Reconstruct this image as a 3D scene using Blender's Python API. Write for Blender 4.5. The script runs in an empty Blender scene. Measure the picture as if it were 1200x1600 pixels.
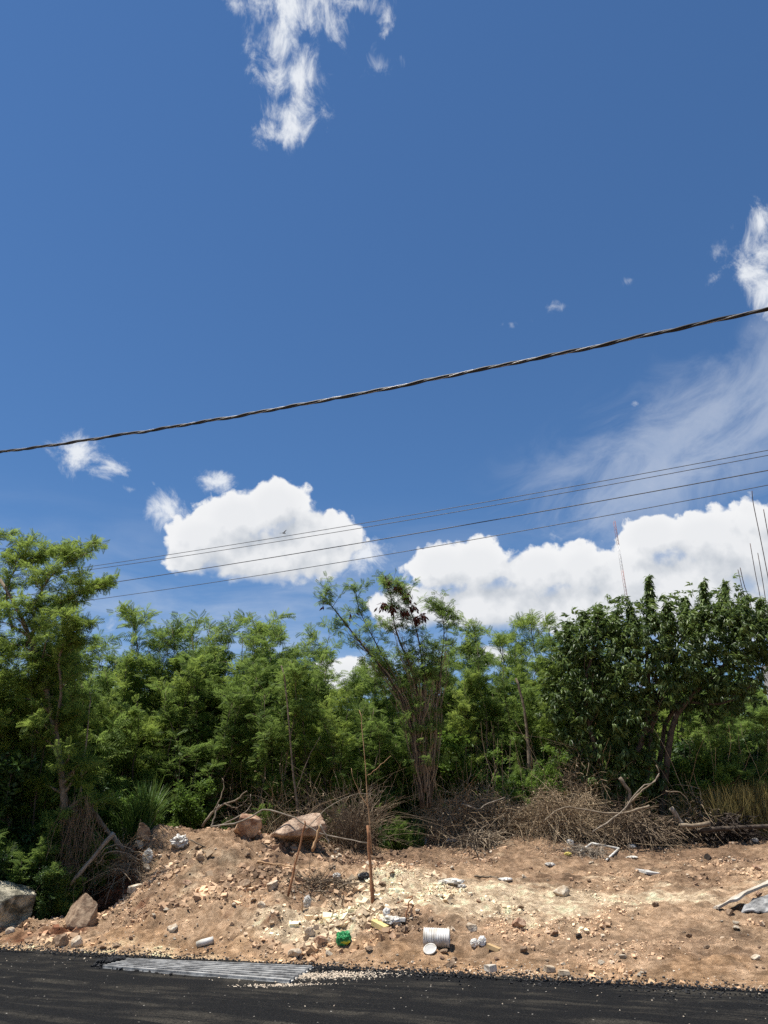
import bpy, bmesh, math, random
import numpy as np
from mathutils import Vector, Matrix

SC = bpy.context.scene
COL = SC.collection
rad = math.radians
# ---------------------------------------------------------------- camera
PITCH, ROLL, FPX, EYE = 23.5, -1.5, 1153.0, 1.6
_a, _b = rad(90 + PITCH), rad(ROLL)
_Rx = np.array([[1, 0, 0], [0, math.cos(_a), -math.sin(_a)], [0, math.sin(_a), math.cos(_a)]])
_Rz = np.array([[math.cos(_b), -math.sin(_b), 0], [math.sin(_b), math.cos(_b), 0], [0, 0, 1]])
CAMR = _Rx @ _Rz
cam_d = bpy.data.cameras.new('camera')
cam = bpy.data.objects.new('camera', cam_d)
COL.objects.link(cam)
M4 = Matrix([list(r) + [0] for r in CAMR] + [[0, 0, 0, 1]])
M4.translation = (0, 0, EYE)
cam.matrix_world = M4
cam_d.sensor_fit = 'VERTICAL'
cam_d.sensor_height = 36.0
cam_d.lens = FPX / 1600.0 * 36.0
cam_d.clip_start, cam_d.clip_end = 0.1, 5000.0
SC.camera = cam
SC.render.resolution_x, SC.render.resolution_y = 768, 1024


def ray(x, y):
    d = CAMR @ np.array([x - 600.0, 800.0 - y, -FPX])
    return d / np.linalg.norm(d)


def at(x, y, Y):
    """world point seen at photo pixel (x, y) standing Y metres ahead of the eye"""
    d = ray(x, y)
    return d * (Y / d[1]) + np.array([0, 0, EYE])


def z0(x, y, z=0.0):
    d = ray(x, y)
    return d * ((z - EYE) / d[2]) + np.array([0, 0, EYE])


# ---------------------------------------------------------------- sun and sky
SUN_EL, SUN_AZ = 74.0, -100.0          # azimuth from straight ahead, to the left
SUN_DIR = np.array([math.sin(rad(SUN_AZ)) * math.cos(rad(SUN_EL)), math.cos(rad(SUN_AZ)) * math.cos(rad(SUN_EL)), math.sin(rad(SUN_EL))])
sun_d = bpy.data.lights.new('sun', 'SUN')
sun_d.energy, sun_d.angle, sun_d.color = 4.9, rad(0.53), (1.0, 0.95, 0.87)
sun = bpy.data.objects.new('sun', sun_d)
COL.objects.link(sun)
sun.rotation_euler = Vector(SUN_DIR).to_track_quat('Z', 'Y').to_euler()
sun.location = (0, 0, 30)
SC.view_settings.view_transform = 'Standard'
SC.view_settings.look = 'None'
SC.view_settings.exposure = 0.72
SC.view_settings.gamma = 1.0
SC.cycles.max_bounces = 6
SC.cycles.transparent_max_bounces = 6
SC.cycles.use_denoising = False

world = bpy.data.worlds.new('World')
SC.world = world
world.use_nodes = True
SKY_STRENGTH = 0.062
world.cycles.sampling_method = 'MANUAL'
world.cycles.sample_map_resolution = 256


class NT:
    """small node builder"""
    def __init__(s, tree):
        s.t = tree

    def n(s, kind, **kw):
        nd = s.t.nodes.new(kind)
        ins = kw.pop('ins', {})
        for k, v in kw.items():
            setattr(nd, k, v)
        for k, v in ins.items():
            if isinstance(v, bpy.types.NodeSocket):
                s.t.links.new(v, nd.inputs[k])
            else:
                nd.inputs[k].default_value = v
        return nd

    def m(s, op, a, b=0.0, c=0.0, clamp=False):
        return s.n('ShaderNodeMath', operation=op, use_clamp=clamp, ins={0: a, 1: b, 2: c}).outputs[0]

    def v(s, op, a, b=(0, 0, 0)):
        return s.n('ShaderNodeVectorMath', operation=op, ins={0: a, 1: b})

    def smooth(s, x, lo, hi, a=0.0, b=1.0):
        return s.n('ShaderNodeMapRange', interpolation_type='SMOOTHSTEP', ins={0: x, 1: lo, 2: hi, 3: a, 4: b}).outputs[0]

    def noise(s, vec, scale, detail=5.0, rough=0.55, dist=0.0, lac=2.0):
        return s.n('ShaderNodeTexNoise', ins={'Vector': vec, 'Scale': scale, 'Detail': detail, 'Roughness': rough, 'Distortion': dist, 'Lacunarity': lac})

    def mix(s, f, a, b):
        nd = s.n('ShaderNodeMix', data_type='RGBA', ins={0: f})
        for i, x in ((6, a), (7, b)):
            if isinstance(x, bpy.types.NodeSocket):
                s.t.links.new(x, nd.inputs[i])
            else:
                nd.inputs[i].default_value = tuple(x) + (1.0,) * (4 - len(x))
        return nd.outputs[2]


def azel(x, y):
    d = ray(x, y)
    return math.atan2(d[0], d[1]), math.asin(d[2])


def blobs(q, vec, lst):
    cur = None
    for (x, y, rx, ry) in lst:
        a0, e0 = azel(x, y)
        a1, _ = azel(x + rx, y)
        _, e1 = azel(x, y - ry)
        sx, sy = 1.0 / abs(a1 - a0), 1.0 / abs(e1 - e0)
        d = q.v('MULTIPLY', q.v('SUBTRACT', vec, (a0, e0, 0)).outputs[0], (sx, sy, 0))
        l = q.v('LENGTH', d.outputs[0]).outputs['Value']
        cur = l if cur is None else q.n('ShaderNodeMath', operation='SMOOTH_MIN', ins={0: cur, 1: l, 2: 0.40}).outputs[0]
    return q.m('SUBTRACT', 1.0, cur)


CUMULUS = [(432, 790, 58, 46), (372, 808, 62, 42), (478, 838, 72, 46), (318, 842, 60, 42), (410, 868, 130, 50), (538, 842, 36, 30), (296, 872, 44, 30), (500, 876, 60, 30),
           (690, 888, 56, 42), (745, 884, 60, 44), (650, 950, 80, 40), (840, 892, 66, 42), (905, 890, 46, 40), (770, 945, 130, 44), (900, 950, 120, 50),
           (1018, 838, 60, 38), (1060, 930, 130, 80), (1160, 860, 120, 72), (1240, 870, 120, 90), (980, 900, 90, 46), (1100, 838, 80, 44), (1120, 960, 140, 60), (540, 1060, 60, 34), (765, 1022, 40, 18)]
WISPY = [(462, 10, 66, 56), (440, 66, 50, 46), (462, 120, 42, 44), (458, 182, 40, 42), (425, 208, 36, 22), (550, 4, 50, 18), (604, 26, 14, 30),
         (368, 10, 18, 18), (1188, 408, 58, 60), (1215, 452, 60, 44), (1190, 350, 26, 26), (128, 708, 44, 30), (172, 732, 30, 14),
         (268, 798, 30, 26), (330, 752, 26, 16), (560, 868, 46, 22)]
FAINT = [(595, 100, 46, 30), (165, 985, 60, 34), (870, 480, 46, 14), (985, 438, 26, 12), (800, 505, 30, 10), (236, 757, 14, 8), (205, 765, 22, 8), (870, 838, 34, 16), (990, 630, 20, 10)]

grp = bpy.data.node_groups.new('cloud_density', 'ShaderNodeTree')
grp.interface.new_socket('Vector', in_out='INPUT', socket_type='NodeSocketVector')
grp.interface.new_socket('Cumulus', in_out='OUTPUT', socket_type='NodeSocketFloat')
grp.interface.new_socket('Wispy', in_out='OUTPUT', socket_type='NodeSocketFloat')
grp.interface.new_socket('Shade', in_out='OUTPUT', socket_type='NodeSocketFloat')
q = NT(grp)
gi, go = q.n('NodeGroupInput'), q.n('NodeGroupOutput')
gv = gi.outputs[0]
n1 = q.noise(gv, 12.0, 9.0, 0.60, 0.1)
n1f = q.m('SUBTRACT', n1.outputs['Fac'], 0.5)
vor = q.n('ShaderNodeTexVoronoi', feature='SMOOTH_F1', ins={'Vector': q.v('ADD', gv, q.v('MULTIPLY', n1.outputs['Color'], (0.06, 0.06, 0)).outputs[0]).outputs[0], 'Scale': 26.0, 'Smoothness': 0.6})
cb = blobs(q, gv, CUMULUS)
nz_ = q.m('MULTIPLY', n1f, 1.9)
nz_ = q.m('ADD', nz_, q.m('MULTIPLY', q.m('SUBTRACT', 0.45, vor.outputs['Distance']), 0.6))
wv_ = q.v('ADD', gv, q.v('MULTIPLY', n1.outputs['Color'], (0.03, 0.03, 0)).outputs[0]).outputs[0]
vor2 = q.n('ShaderNodeTexVoronoi', feature='SMOOTH_F1', ins={'Vector': wv_, 'Scale': 75.0, 'Smoothness': 0.5})
nz_ = q.m('ADD', nz_, q.m('MULTIPLY', q.m('SUBTRACT', 0.45, vor2.outputs['Distance']), 0.50))
n3_ = q.noise(gv, 55.0, 6.0, 0.62, 0.3)
nz_ = q.m('ADD', nz_, q.m('MULTIPLY', q.m('SUBTRACT', n3_.outputs['Fac'], 0.5), 0.9))
inner = q.m('SUBTRACT', 1.0, q.smooth(cb, 0.02, 0.40, 0.0, 0.78))
cum = q.m('ADD', q.m('ADD', q.m('MULTIPLY', cb, 1.7), 0.12), q.m('MULTIPLY', nz_, inner))
shade = q.m('ADD', q.m('MULTIPLY', cb, 1.1), q.m('MULTIPLY', nz_, 0.75))
wb = blobs(q, gv, WISPY)
n2 = q.noise(gv, 19.0, 12.0, 0.68, 0.45)
wis = q.m('ADD', q.m('MULTIPLY', wb, 1.15), q.m('MULTIPLY', q.m('SUBTRACT', n2.outputs['Fac'], 0.44), 5.2))
grp.links.new(cum, go.inputs[0])
grp.links.new(wis, go.inputs[1])
grp.links.new(shade, go.inputs[2])

q = NT(world.node_tree)
world.node_tree.nodes.clear()
tc = q.n('ShaderNodeTexCoord')
D = q.v('NORMALIZE', tc.outputs['Generated']).outputs[0]
sep = q.n('ShaderNodeSeparateXYZ', ins={0: D})
AZ = q.m('ARCTAN2', sep.outputs[0], sep.outputs[1])
EL = q.m('ARCSINE', sep.outputs[2])
AE = q.n('ShaderNodeCombineXYZ', ins={0: AZ, 1: EL, 2: 0.0}).outputs[0]
sky = q.n('ShaderNodeTexSky', sky_type='NISHITA', sun_disc=False, sun_elevation=rad(SUN_EL), sun_rotation=rad(SUN_AZ),
          altitude=0.0, air_density=1.0, dust_density=0.0, ozone_density=3.5)
bg_sky = q.n('ShaderNodeBackground', ins={'Color': q.v('MULTIPLY', sky.outputs[0], (0.66, 0.92, 1.12)).outputs[0], 'Strength': SKY_STRENGTH})
g1 = q.n('ShaderNodeGroup', node_tree=grp, ins={0: AE})
g2 = q.n('ShaderNodeGroup', node_tree=grp, ins={0: q.v('ADD', AE, (-0.016, 0.036, 0)).outputs[0]})
cum1, wis1 = g1.outputs[0], g1.outputs[1]
wA = q.smooth(wis1, 0.0, 1.7)
relief = q.m('SUBTRACT', g1.outputs[2], g2.outputs[2])                 # thinner towards the sun = lit rim
edge_w = q.n('ShaderNodeClamp', ins={0: q.m('SUBTRACT', 0.62, q.m('MULTIPLY', relief, 0.8)), 1: 0.34, 2: 1.05}).outputs[0]
cA = q.m('MULTIPLY', q.smooth(cum1, -0.02, edge_w), 0.97)
wrel = q.m('SUBTRACT', wis1, g2.outputs[1])
thick = q.smooth(cum1, 0.25, 1.15)
lit = q.m('ADD', 0.70, q.m('MULTIPLY', relief, 0.66), clamp=True)
lit = q.m('SUBTRACT', lit, q.m('MULTIPLY', thick, 0.16), clamp=True)
ccol = q.mix(lit, (0.46, 0.505, 0.565), (0.93, 0.932, 0.935))
# thin streaks of high cloud over the right-hand sky, along a rising band
a0, e0 = azel(820, 830)
a1, e1 = azel(1200, 620)
L = math.hypot(a1 - a0, e1 - e0)
ux, uy = (a1 - a0) / L, (e1 - e0) / L
rel = q.v('SUBTRACT', AE, (a0, e0, 0)).outputs[0]
along = q.v('DOT_PRODUCT', rel, (ux, uy, 0)).outputs['Value']
across = q.v('DOT_PRODUCT', rel, (-uy, ux, 0)).outputs['Value']
band = q.m('SUBTRACT', 1.0, q.m('MULTIPLY', q.m('ABSOLUTE', q.m('ADD', across, 0.0)), 6.8))
band = q.m('MULTIPLY', q.smooth(band, 0.0, 0.9), q.smooth(along, -0.14, 0.18))
strv = q.n('ShaderNodeCombineXYZ', ins={0: q.m('MULTIPLY', along, 5.0), 1: q.m('MULTIPLY', across, 10.0), 2: 0.3}).outputs[0]
cir = q.noise(strv, 1.6, 8.0, 0.62, 0.8).outputs['Fac']
cirA = q.m('MULTIPLY', q.smooth(q.m('ADD', cir, q.m('MULTIPLY', band, 0.30)), 0.50, 0.95), band)
cirA = q.m('MULTIPLY', cirA, 0.40)
# very faint scraps and low veil
fb = blobs(q, AE, FAINT)
fn = q.noise(AE, 40.0, 8.0, 0.6, 0.6).outputs['Fac']
fA = q.smooth(q.m('ADD', fb, q.m('MULTIPLY', q.m('SUBTRACT', fn, 0.58), 4.5)), 0.1, 1.9, 0.0, 0.6)
vn = q.noise(q.v('MULTIPLY', AE, (5.0, 22.0, 1.0)).outputs[0], 1.0, 7.0, 0.6, 0.5).outputs['Fac']
veil = q.m('MULTIPLY', q.smooth(vn, 0.30, 0.75, 0.06, 0.55), q.smooth(EL, 0.44, 0.16))
keep = q.m('SUBTRACT', 1.0, q.m('MAXIMUM', q.m('MAXIMUM', cirA, fA), veil))
thinA = q.m('SUBTRACT', 1.0, q.m('MULTIPLY', keep, q.m('SUBTRACT', 1.0, q.m('MULTIPLY', wA, 0.93))))
wcol = q.mix(q.m('ADD', 0.85, q.m('MULTIPLY', wrel, 0.25), clamp=True), (0.55, 0.64, 0.78), (0.86, 0.89, 0.93))
col = q.mix(cA, wcol, ccol)
alpha = q.m('MAXIMUM', cA, thinA)
bg_c = q.n('ShaderNodeBackground', ins={'Color': col, 'Strength': 0.61})
mx = q.n('ShaderNodeMixShader', ins={0: alpha, 1: bg_sky.outputs[0], 2: bg_c.outputs[0]})
q.n('ShaderNodeOutputWorld', ins={0: mx.outputs[0]})


# ---------------------------------------------------------------- helpers
def unit(v):
    v = np.asarray(v, float)
    return v / np.maximum(np.linalg.norm(v, axis=-1, keepdims=True), 1e-9)


def build_mesh(name, verts, faces, mat=None, smooth=False, tint=None, uvs=None, mats=None, matidx=None):
    """verts (N,3); faces: one array (M,k) or a list of such arrays"""
    if not isinstance(faces, (list, tuple)):
        faces = [faces]
    faces = [np.asarray(f, dtype=np.int32) for f in faces if len(f)]
    me = bpy.data.meshes.new(name)
    verts = np.asarray(verts, dtype=np.float32)
    me.vertices.add(len(verts))
    me.vertices.foreach_set('co', verts.ravel())
    loops = np.concatenate([f.ravel() for f in faces])
    sizes = np.concatenate([np.full(len(f), f.shape[1], dtype=np.int32) for f in faces])
    starts = np.concatenate([[0], np.cumsum(sizes)[:-1]]).astype(np.int32)
    me.loops.add(len(loops))
    me.loops.foreach_set('vertex_index', loops)
    me.polygons.add(len(sizes))
    me.polygons.foreach_set('loop_start', starts)
    me.polygons.foreach_set('use_smooth', np.full(len(sizes), bool(smooth)))
    if tint is not None:
        tint = np.asarray(tint, dtype=np.float32)
        if tint.ndim == 1:
            at_ = me.attributes.new('tint', 'FLOAT', 'POINT')
            at_.data.foreach_set('value', tint)
        else:
            at_ = me.attributes.new('soil', 'FLOAT_COLOR', 'POINT')
            at_.data.foreach_set('color', tint.ravel())
    me.update(calc_edges=True)
    me.validate()
    for m in (mats or ([mat] if mat else [])):
        me.materials.append(m)
    if matidx is not None:
        me.polygons.foreach_set('material_index', np.asarray(matidx, dtype=np.int32))
    return me


def link(name, me, parent=None, loc=None):
    o = bpy.data.objects.new(name, me)
    COL.objects.link(o)
    if parent is not None:
        o.parent = parent
    if loc is not None:
        o.location = loc
    return o


def tag(o, label=None, cat=None, group=None, kind=None):
    if label:
        o['label'] = label
    if cat:
        o['category'] = cat
    if group:
        o['group'] = group
    if kind:
        o['kind'] = kind
    return o


def empty(name, loc, label=None, cat=None, group=None):
    o = bpy.data.objects.new(name, None)
    COL.objects.link(o)
    o.location = [float(c) for c in loc]
    o.empty_display_size = 0.2
    return tag(o, label, cat, group)


def copy_tree(root, label=None, group=None):
    r = root.copy()
    COL.objects.link(r)
    for ch in root.children:
        c = ch.copy()
        COL.objects.link(c)
        c.parent = r
    if label:
        r['label'] = label
    if group:
        r['group'] = group
    return r


def merge(parts):
    """parts: list of (verts, faces-list, tint or None) -> one"""
    V, Fs, T, off = [], [], [], 0
    for p in parts:
        v, f = np.asarray(p[0]), p[1]
        if not isinstance(f, (list, tuple)):
            f = [f]
        V.append(v)
        Fs += [np.asarray(x) + off for x in f]
        T.append(np.asarray(p[2]) if len(p) > 2 and p[2] is not None else np.full(len(v), 0.5))
        off += len(v)
    by = {}
    for f in Fs:
        by.setdefault(f.shape[1], []).append(f)
    return np.concatenate(V), [np.concatenate(x) for x in by.values()], np.concatenate(T)


def tubes(P, Rr, sides=5, cap=True, tint=None):
    """P (N,K,3) polylines, Rr (N,K) radii"""
    P = np.asarray(P, float)
    if P.ndim == 2:
        P = P[None]
    N, K = P.shape[:2]
    Rr = np.broadcast_to(np.asarray(Rr, float), (N, K))
    T = np.empty_like(P)
    T[:, 1:-1] = P[:, 2:] - P[:, :-2]
    T[:, 0] = P[:, 1] - P[:, 0]
    T[:, -1] = P[:, -1] - P[:, -2]
    T = unit(T)
    mean = unit(P[:, -1] - P[:, 0] + 1e-6)
    ref = np.where(np.abs(mean[:, 2:3]) > 0.8, np.array([[1.0, 0.13, 0]]), np.array([[0.1, 0.05, 1.0]]))
    A = unit(np.cross(T, ref[:, None, :]))
    B = np.cross(T, A)
    th = np.arange(sides) * 2 * math.pi / sides
    V = P[:, :, None] + Rr[:, :, None, None] * (A[:, :, None] * np.cos(th)[None, None, :, None] + B[:, :, None] * np.sin(th)[None, None, :, None])
    V = V.reshape(-1, 3)
    n, k, s = np.meshgrid(np.arange(N), np.arange(K - 1), np.arange(sides), indexing='ij')
    s2 = (s + 1) % sides
    i = lambda kk, ss: (n * K + kk) * sides + ss
    Fq = np.stack([i(k, s), i(k, s2), i(k + 1, s2), i(k + 1, s)], -1).reshape(-1, 4)
    fs = [Fq]
    if cap:
        nn = np.arange(N)[:, None]
        ss = np.arange(sides)[None]
        fs.append((nn * K * sides + ss[:, ::-1]))
        fs.append(((nn * K + K - 1) * sides + ss))
    if tint is None:
        t = np.full(len(V), 0.5)
    else:
        t = np.repeat(np.broadcast_to(tint, (N,)), K * sides)
    return V, fs, t


def resample(pts, K):
    """smooth polyline (Catmull-Rom) through pts, K samples"""
    p = np.asarray(pts, float)
    if len(p) == 2:
        return p[0] + (p[1] - p[0]) * np.linspace(0, 1, K)[:, None]
    ext = np.vstack([2 * p[0] - p[1], p, 2 * p[-1] - p[-2]])
    u = np.linspace(0, len(p) - 1 - 1e-6, K)
    i = u.astype(int)
    t = (u - i)[:, None]
    a, b, c, d = ext[i], ext[i + 1], ext[i + 2], ext[i + 3]
    return 0.5 * (2 * b + (c - a) * t + (2 * a - 5 * b + 4 * c - d) * t ** 2 + (3 * b - a - 3 * c + d) * t ** 3)


def scatter(tv, tf, pos, dr, up, scale, tint=None):
    """copies of template (x forward, z up) at pos"""
    N, n = len(pos), len(tv)
    X = unit(dr)
    Y = unit(np.cross(up, X))
    Z = np.cross(X, Y)
    s = np.asarray(scale, float).reshape(N, 1, 1)
    V = pos[:, None] + s * (tv[None, :, 0:1] * X[:, None] + tv[None, :, 1:2] * Y[:, None] + tv[None, :, 2:3] * Z[:, None])
    Fq = tf[None] + (np.arange(N) * n)[:, None, None]
    t = np.full(N, 0.5) if tint is None else tint
    return V.reshape(-1, 3), [Fq.reshape(-1, tf.shape[1])], np.repeat(t, n)


def _hash(ix, iy, seed):
    h = (ix.astype(np.int64) * 374761393 + iy.astype(np.int64) * 668265263 + seed * 1442695041) & 0xFFFFFFFF
    h = ((h ^ (h >> 13)) * 1274126177) & 0xFFFFFFFF
    h = h ^ (h >> 16)
    return (h & 0xFFFF) / 65535.0


def vnoise(x, y, seed=0):
    ix, iy = np.floor(x), np.floor(y)
    fx, fy = x - ix, y - iy
    fx, fy = fx * fx * (3 - 2 * fx), fy * fy * (3 - 2 * fy)
    a, b = _hash(ix, iy, seed), _hash(ix + 1, iy, seed)
    c, d = _hash(ix, iy + 1, seed), _hash(ix + 1, iy + 1, seed)
    return (a * (1 - fx) + b * fx) * (1 - fy) + (c * (1 - fx) + d * fx) * fy - 0.5


def fbm(x, y, f, oct=4, seed=0, gain=0.5):
    o, amp = 0, 1.0
    for k in range(oct):
        o = o + amp * vnoise(x * f + 17.3 * k, y * f - 9.1 * k, seed + k)
        f *= 2.03
        amp *= gain
    return o


# ---------------------------------------------------------------- materials
def material(name, c1, c2=None, scale=4.0, rough=0.85, bump=0.0, bscale=None, metallic=0.0, tint=None, spec=0.3, detail=6.0, dist=0.01):
    """noise-mixed colours with an optional per-piece tint ramp (c1..c2 plus `tint` colour) and bump"""
    m = bpy.data.materials.new(name)
    m.use_nodes = True
    t = m.node_tree
    t.nodes.clear()
    k = NT(t)
    tcn = k.n('ShaderNodeTexCoord')
    nz = k.noise(tcn.outputs['Object'], scale, detail, 0.6)
    f = k.smooth(nz.outputs['Fac'], 0.35, 0.65)
    c = k.mix(f, c1, c2 or c1)
    if tint:
        at_ = k.n('ShaderNodeAttribute', attribute_name='tint')
        c = k.mix(at_.outputs['Fac'], c, tint)
    b = k.n('ShaderNodeBsdfPrincipled', ins={'Base Color': c, 'Roughness': rough, 'Metallic': metallic, 'Specular IOR Level': spec})
    if bump:
        bn = k.noise(tcn.outputs['Object'], bscale or scale * 4, 8.0, 0.65)
        bp = k.n('ShaderNodeBump', ins={'Strength': bump, 'Distance': dist, 'Height': bn.outputs['Fac']})
        t.links.new(bp.outputs[0], b.inputs['Normal'])
    k.n('ShaderNodeOutputMaterial', ins={0: b.outputs[0]})
    return m


def leaf_material(name, dark, mid, light, trans=0.4, rough=0.5, spec=0.35, patch=0.9):
    m = bpy.data.materials.new(name)
    m.use_nodes = True
    t = m.node_tree
    t.nodes.clear()
    k = NT(t)
    at_ = k.n('ShaderNodeAttribute', attribute_name='tint').outputs['Fac']
    oi = k.n('ShaderNodeObjectInfo')
    tcn = k.n('ShaderNodeTexCoord')
    nz = k.noise(tcn.outputs['Object'], patch, 3.0, 0.5).outputs['Fac']
    f = k.m('ADD', k.m('MULTIPLY', at_, 0.55), k.m('MULTIPLY', nz, 0.6))
    f = k.m('ADD', f, k.m('MULTIPLY', k.m('SUBTRACT', oi.outputs['Random'], 0.5), 0.35))
    c = k.mix(k.smooth(f, 0.2, 0.6), dark, mid)
    c = k.mix(k.smooth(f, 0.58, 0.98), c, light)
    p = k.n('ShaderNodeBsdfPrincipled', ins={'Base Color': c, 'Roughness': rough, 'Specular IOR Level': spec})
    tr = k.n('ShaderNodeBsdfTranslucent', ins={0: k.mix(0.5, c, light)})
    mxs = k.n('ShaderNodeMixShader', ins={0: trans, 1: p.outputs[0], 2: tr.outputs[0]})
    k.n('ShaderNodeOutputMaterial', ins={0: mxs.outputs[0]})
    return m


M = {}
M['leaf_feather'] = leaf_material('feather_leaf', (0.045, 0.085, 0.020), (0.110, 0.185, 0.036), (0.25, 0.34, 0.085), 0.58, 0.55, 0.25)
M['leaf_lime'] = leaf_material('young_feather_leaf', (0.07, 0.12, 0.022), (0.15, 0.23, 0.040), (0.32, 0.40, 0.09), 0.6, 0.55, 0.25)
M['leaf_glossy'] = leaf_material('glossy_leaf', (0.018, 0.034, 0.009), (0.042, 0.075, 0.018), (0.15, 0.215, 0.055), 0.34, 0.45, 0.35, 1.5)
M['leaf_shrub'] = leaf_material('shrub_leaf', (0.04, 0.085, 0.015), (0.09, 0.165, 0.025), (0.18, 0.27, 0.05), 0.5, 0.5, 0.35)
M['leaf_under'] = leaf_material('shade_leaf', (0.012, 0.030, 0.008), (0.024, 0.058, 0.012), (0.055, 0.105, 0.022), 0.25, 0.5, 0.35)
M['grass'] = leaf_material('grass_blade', (0.03, 0.065, 0.012), (0.06, 0.13, 0.022), (0.14, 0.20, 0.05), 0.35, 0.5, 0.35)
M['grass_dry'] = leaf_material('dry_grass_blade', (0.06, 0.055, 0.02), (0.16, 0.14, 0.05), (0.32, 0.27, 0.12), 0.3, 0.7, 0.2)
M['bark'] = material('bark', (0.10, 0.075, 0.05), (0.20, 0.16, 0.115), 9.0, 0.9, 0.6)
M['bark_dark'] = material('bark_dark', (0.035, 0.026, 0.020), (0.085, 0.065, 0.048), 9.0, 0.9, 0.6)
M['dry_twig'] = material('dry_twig', (0.15, 0.10, 0.06), (0.24, 0.17, 0.105), 6.0, 0.9, 0.3, tint=(0.40, 0.32, 0.21))
M['dry_brown'] = material('dry_vine', (0.070, 0.050, 0.034), (0.12, 0.086, 0.058), 6.0, 0.9, 0.3, tint=(0.25, 0.19, 0.125))
M['dead_wood'] = material('dead_wood', (0.14, 0.105, 0.07), (0.25, 0.20, 0.14), 9.0, 0.85, 0.5)
M['dead_grey'] = material('weathered_wood', (0.17, 0.14, 0.105), (0.29, 0.245, 0.19), 9.0, 0.85, 0.5)
M['pod'] = material('brown_pod', (0.07, 0.018, 0.012), (0.13, 0.04, 0.026), 8.0, 0.6)
M['stake'] = material('stake_wood', (0.20, 0.085, 0.04), (0.33, 0.17, 0.085), 6.0, 0.8, 0.5)
M['stake_pale'] = material('stake_pale_wood', (0.30, 0.17, 0.085), (0.44, 0.29, 0.16), 6.0, 0.8, 0.5)
M['rock_tan'] = material('tan_rock', (0.22, 0.135, 0.09), (0.50, 0.37, 0.27), 4.5, 0.9, 1.0, 14.0, dist=0.06, detail=9.0)
M['limestone'] = material('limestone', (0.36, 0.27, 0.18), (0.60, 0.53, 0.42), 9.0, 0.9, 1.0, 30.0, dist=0.02)
M['limestone_stained'] = material('stained_limestone', (0.075, 0.07, 0.05), (0.52, 0.47, 0.35), 4.5, 0.9, 1.0, 11.0, dist=0.08, detail=10.0)
M['rock_red'] = material('ochre_rock', (0.22, 0.115, 0.07), (0.52, 0.36, 0.24), 6.5, 0.9, 0.9, 16.0, dist=0.05)
M['rock_brown'] = material('soil_covered_rock', (0.13, 0.08, 0.05), (0.33, 0.24, 0.16), 6.5, 0.9, 0.9, 16.0, dist=0.02)
M['rubble'] = material('rubble', (0.27, 0.185, 0.12), (0.40, 0.30, 0.20), 3.0, 0.95, 0.4, 30.0, tint=(0.66, 0.57, 0.45))
def _rubble(m):
    k = NT(m.node_tree)
    nd = [n for n in m.node_tree.nodes if n.type == 'BSDF_PRINCIPLED'][0]
    c_ = k.n('ShaderNodeAttribute', attribute_name='soil').outputs['Color']
    m.node_tree.links.new(c_, nd.inputs['Base Color'])
    return m


M['rubble'] = _rubble(M['rubble'])
M['white_plastic'] = material('white_plastic', (0.50, 0.48, 0.43), (0.74, 0.73, 0.70), 8.0, 0.45)
M['pipe_white'] = material('soiled_pipe_plastic', (0.40, 0.36, 0.30), (0.70, 0.69, 0.66), 7.0, 0.55, detail=9.0)
M['dirty_white'] = material('dirty_white_plastic', (0.36, 0.33, 0.27), (0.64, 0.62, 0.57), 7.0, 0.6)
M['green_plastic'] = material('green_plastic', (0.012, 0.17, 0.05), (0.03, 0.27, 0.08), 9.0, 0.55, tint=(0.70, 0.66, 0.05))
M['clear_plastic'] = material('cloudy_plastic', (0.26, 0.23, 0.19), (0.56, 0.54, 0.50), 14.0, 0.35, spec=0.5)
M['black_plastic'] = material('black_plastic', (0.012, 0.012, 0.013), (0.03, 0.03, 0.03), 6.0, 0.35)
M['red_plastic'] = material('red_plastic', (0.55, 0.01, 0.015), (0.68, 0.03, 0.03), 6.0, 0.4)
M['yellow_plastic'] = material('yellow_plastic', (0.40, 0.32, 0.06), (0.46, 0.38, 0.12), 6.0, 0.5)
M['plank'] = material('plank_wood', (0.55, 0.43, 0.17), (0.64, 0.52, 0.25), 5.0, 0.7, 0.3)
M['plank_brown'] = material('brown_board', (0.38, 0.25, 0.12), (0.50, 0.36, 0.19), 5.0, 0.75, 0.3)
M['concrete'] = material('concrete', (0.34, 0.33, 0.31), (0.46, 0.45, 0.42), 3.0, 0.9, 0.4, 30.0)
M['brick_brown'] = material('soiled_block', (0.26, 0.19, 0.12), (0.46, 0.38, 0.28), 9.0, 0.9, 0.5, 30.0)
M['concrete_pale'] = material('pale_concrete', (0.34, 0.30, 0.24), (0.52, 0.48, 0.41), 5.0, 0.9, 0.4, 30.0)
M['panel_top'] = material('panel_concrete', (0.13, 0.13, 0.128), (0.36, 0.355, 0.34), 6.0, 0.85, 0.4, 40.0)
M['render_grey'] = material('cement_render', (0.44, 0.44, 0.42), (0.56, 0.56, 0.53), 1.4, 0.9, 0.3, 20.0)
M['dark_opening'] = material('opening_shade', (0.015, 0.015, 0.017), (0.03, 0.03, 0.03), 2.0, 0.3)  # near-black colour standing in for shade inside the window openings
M['rebar'] = material('rusty_steel', (0.035, 0.022, 0.018), (0.075, 0.04, 0.03), 6.0, 0.7, metallic=0.4)
M['cable_black'] = material('cable_sheath', (0.008, 0.008, 0.009), (0.014, 0.014, 0.015), 6.0, 0.5, spec=0.35)
M['cable_bare'] = material('bare_aluminium', (0.16, 0.16, 0.165), (0.26, 0.26, 0.265), 20.0, 0.5, metallic=0.8)
M['wire'] = material('line_wire', (0.05, 0.05, 0.055), (0.08, 0.08, 0.085), 6.0, 0.5, metallic=0.3)
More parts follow.
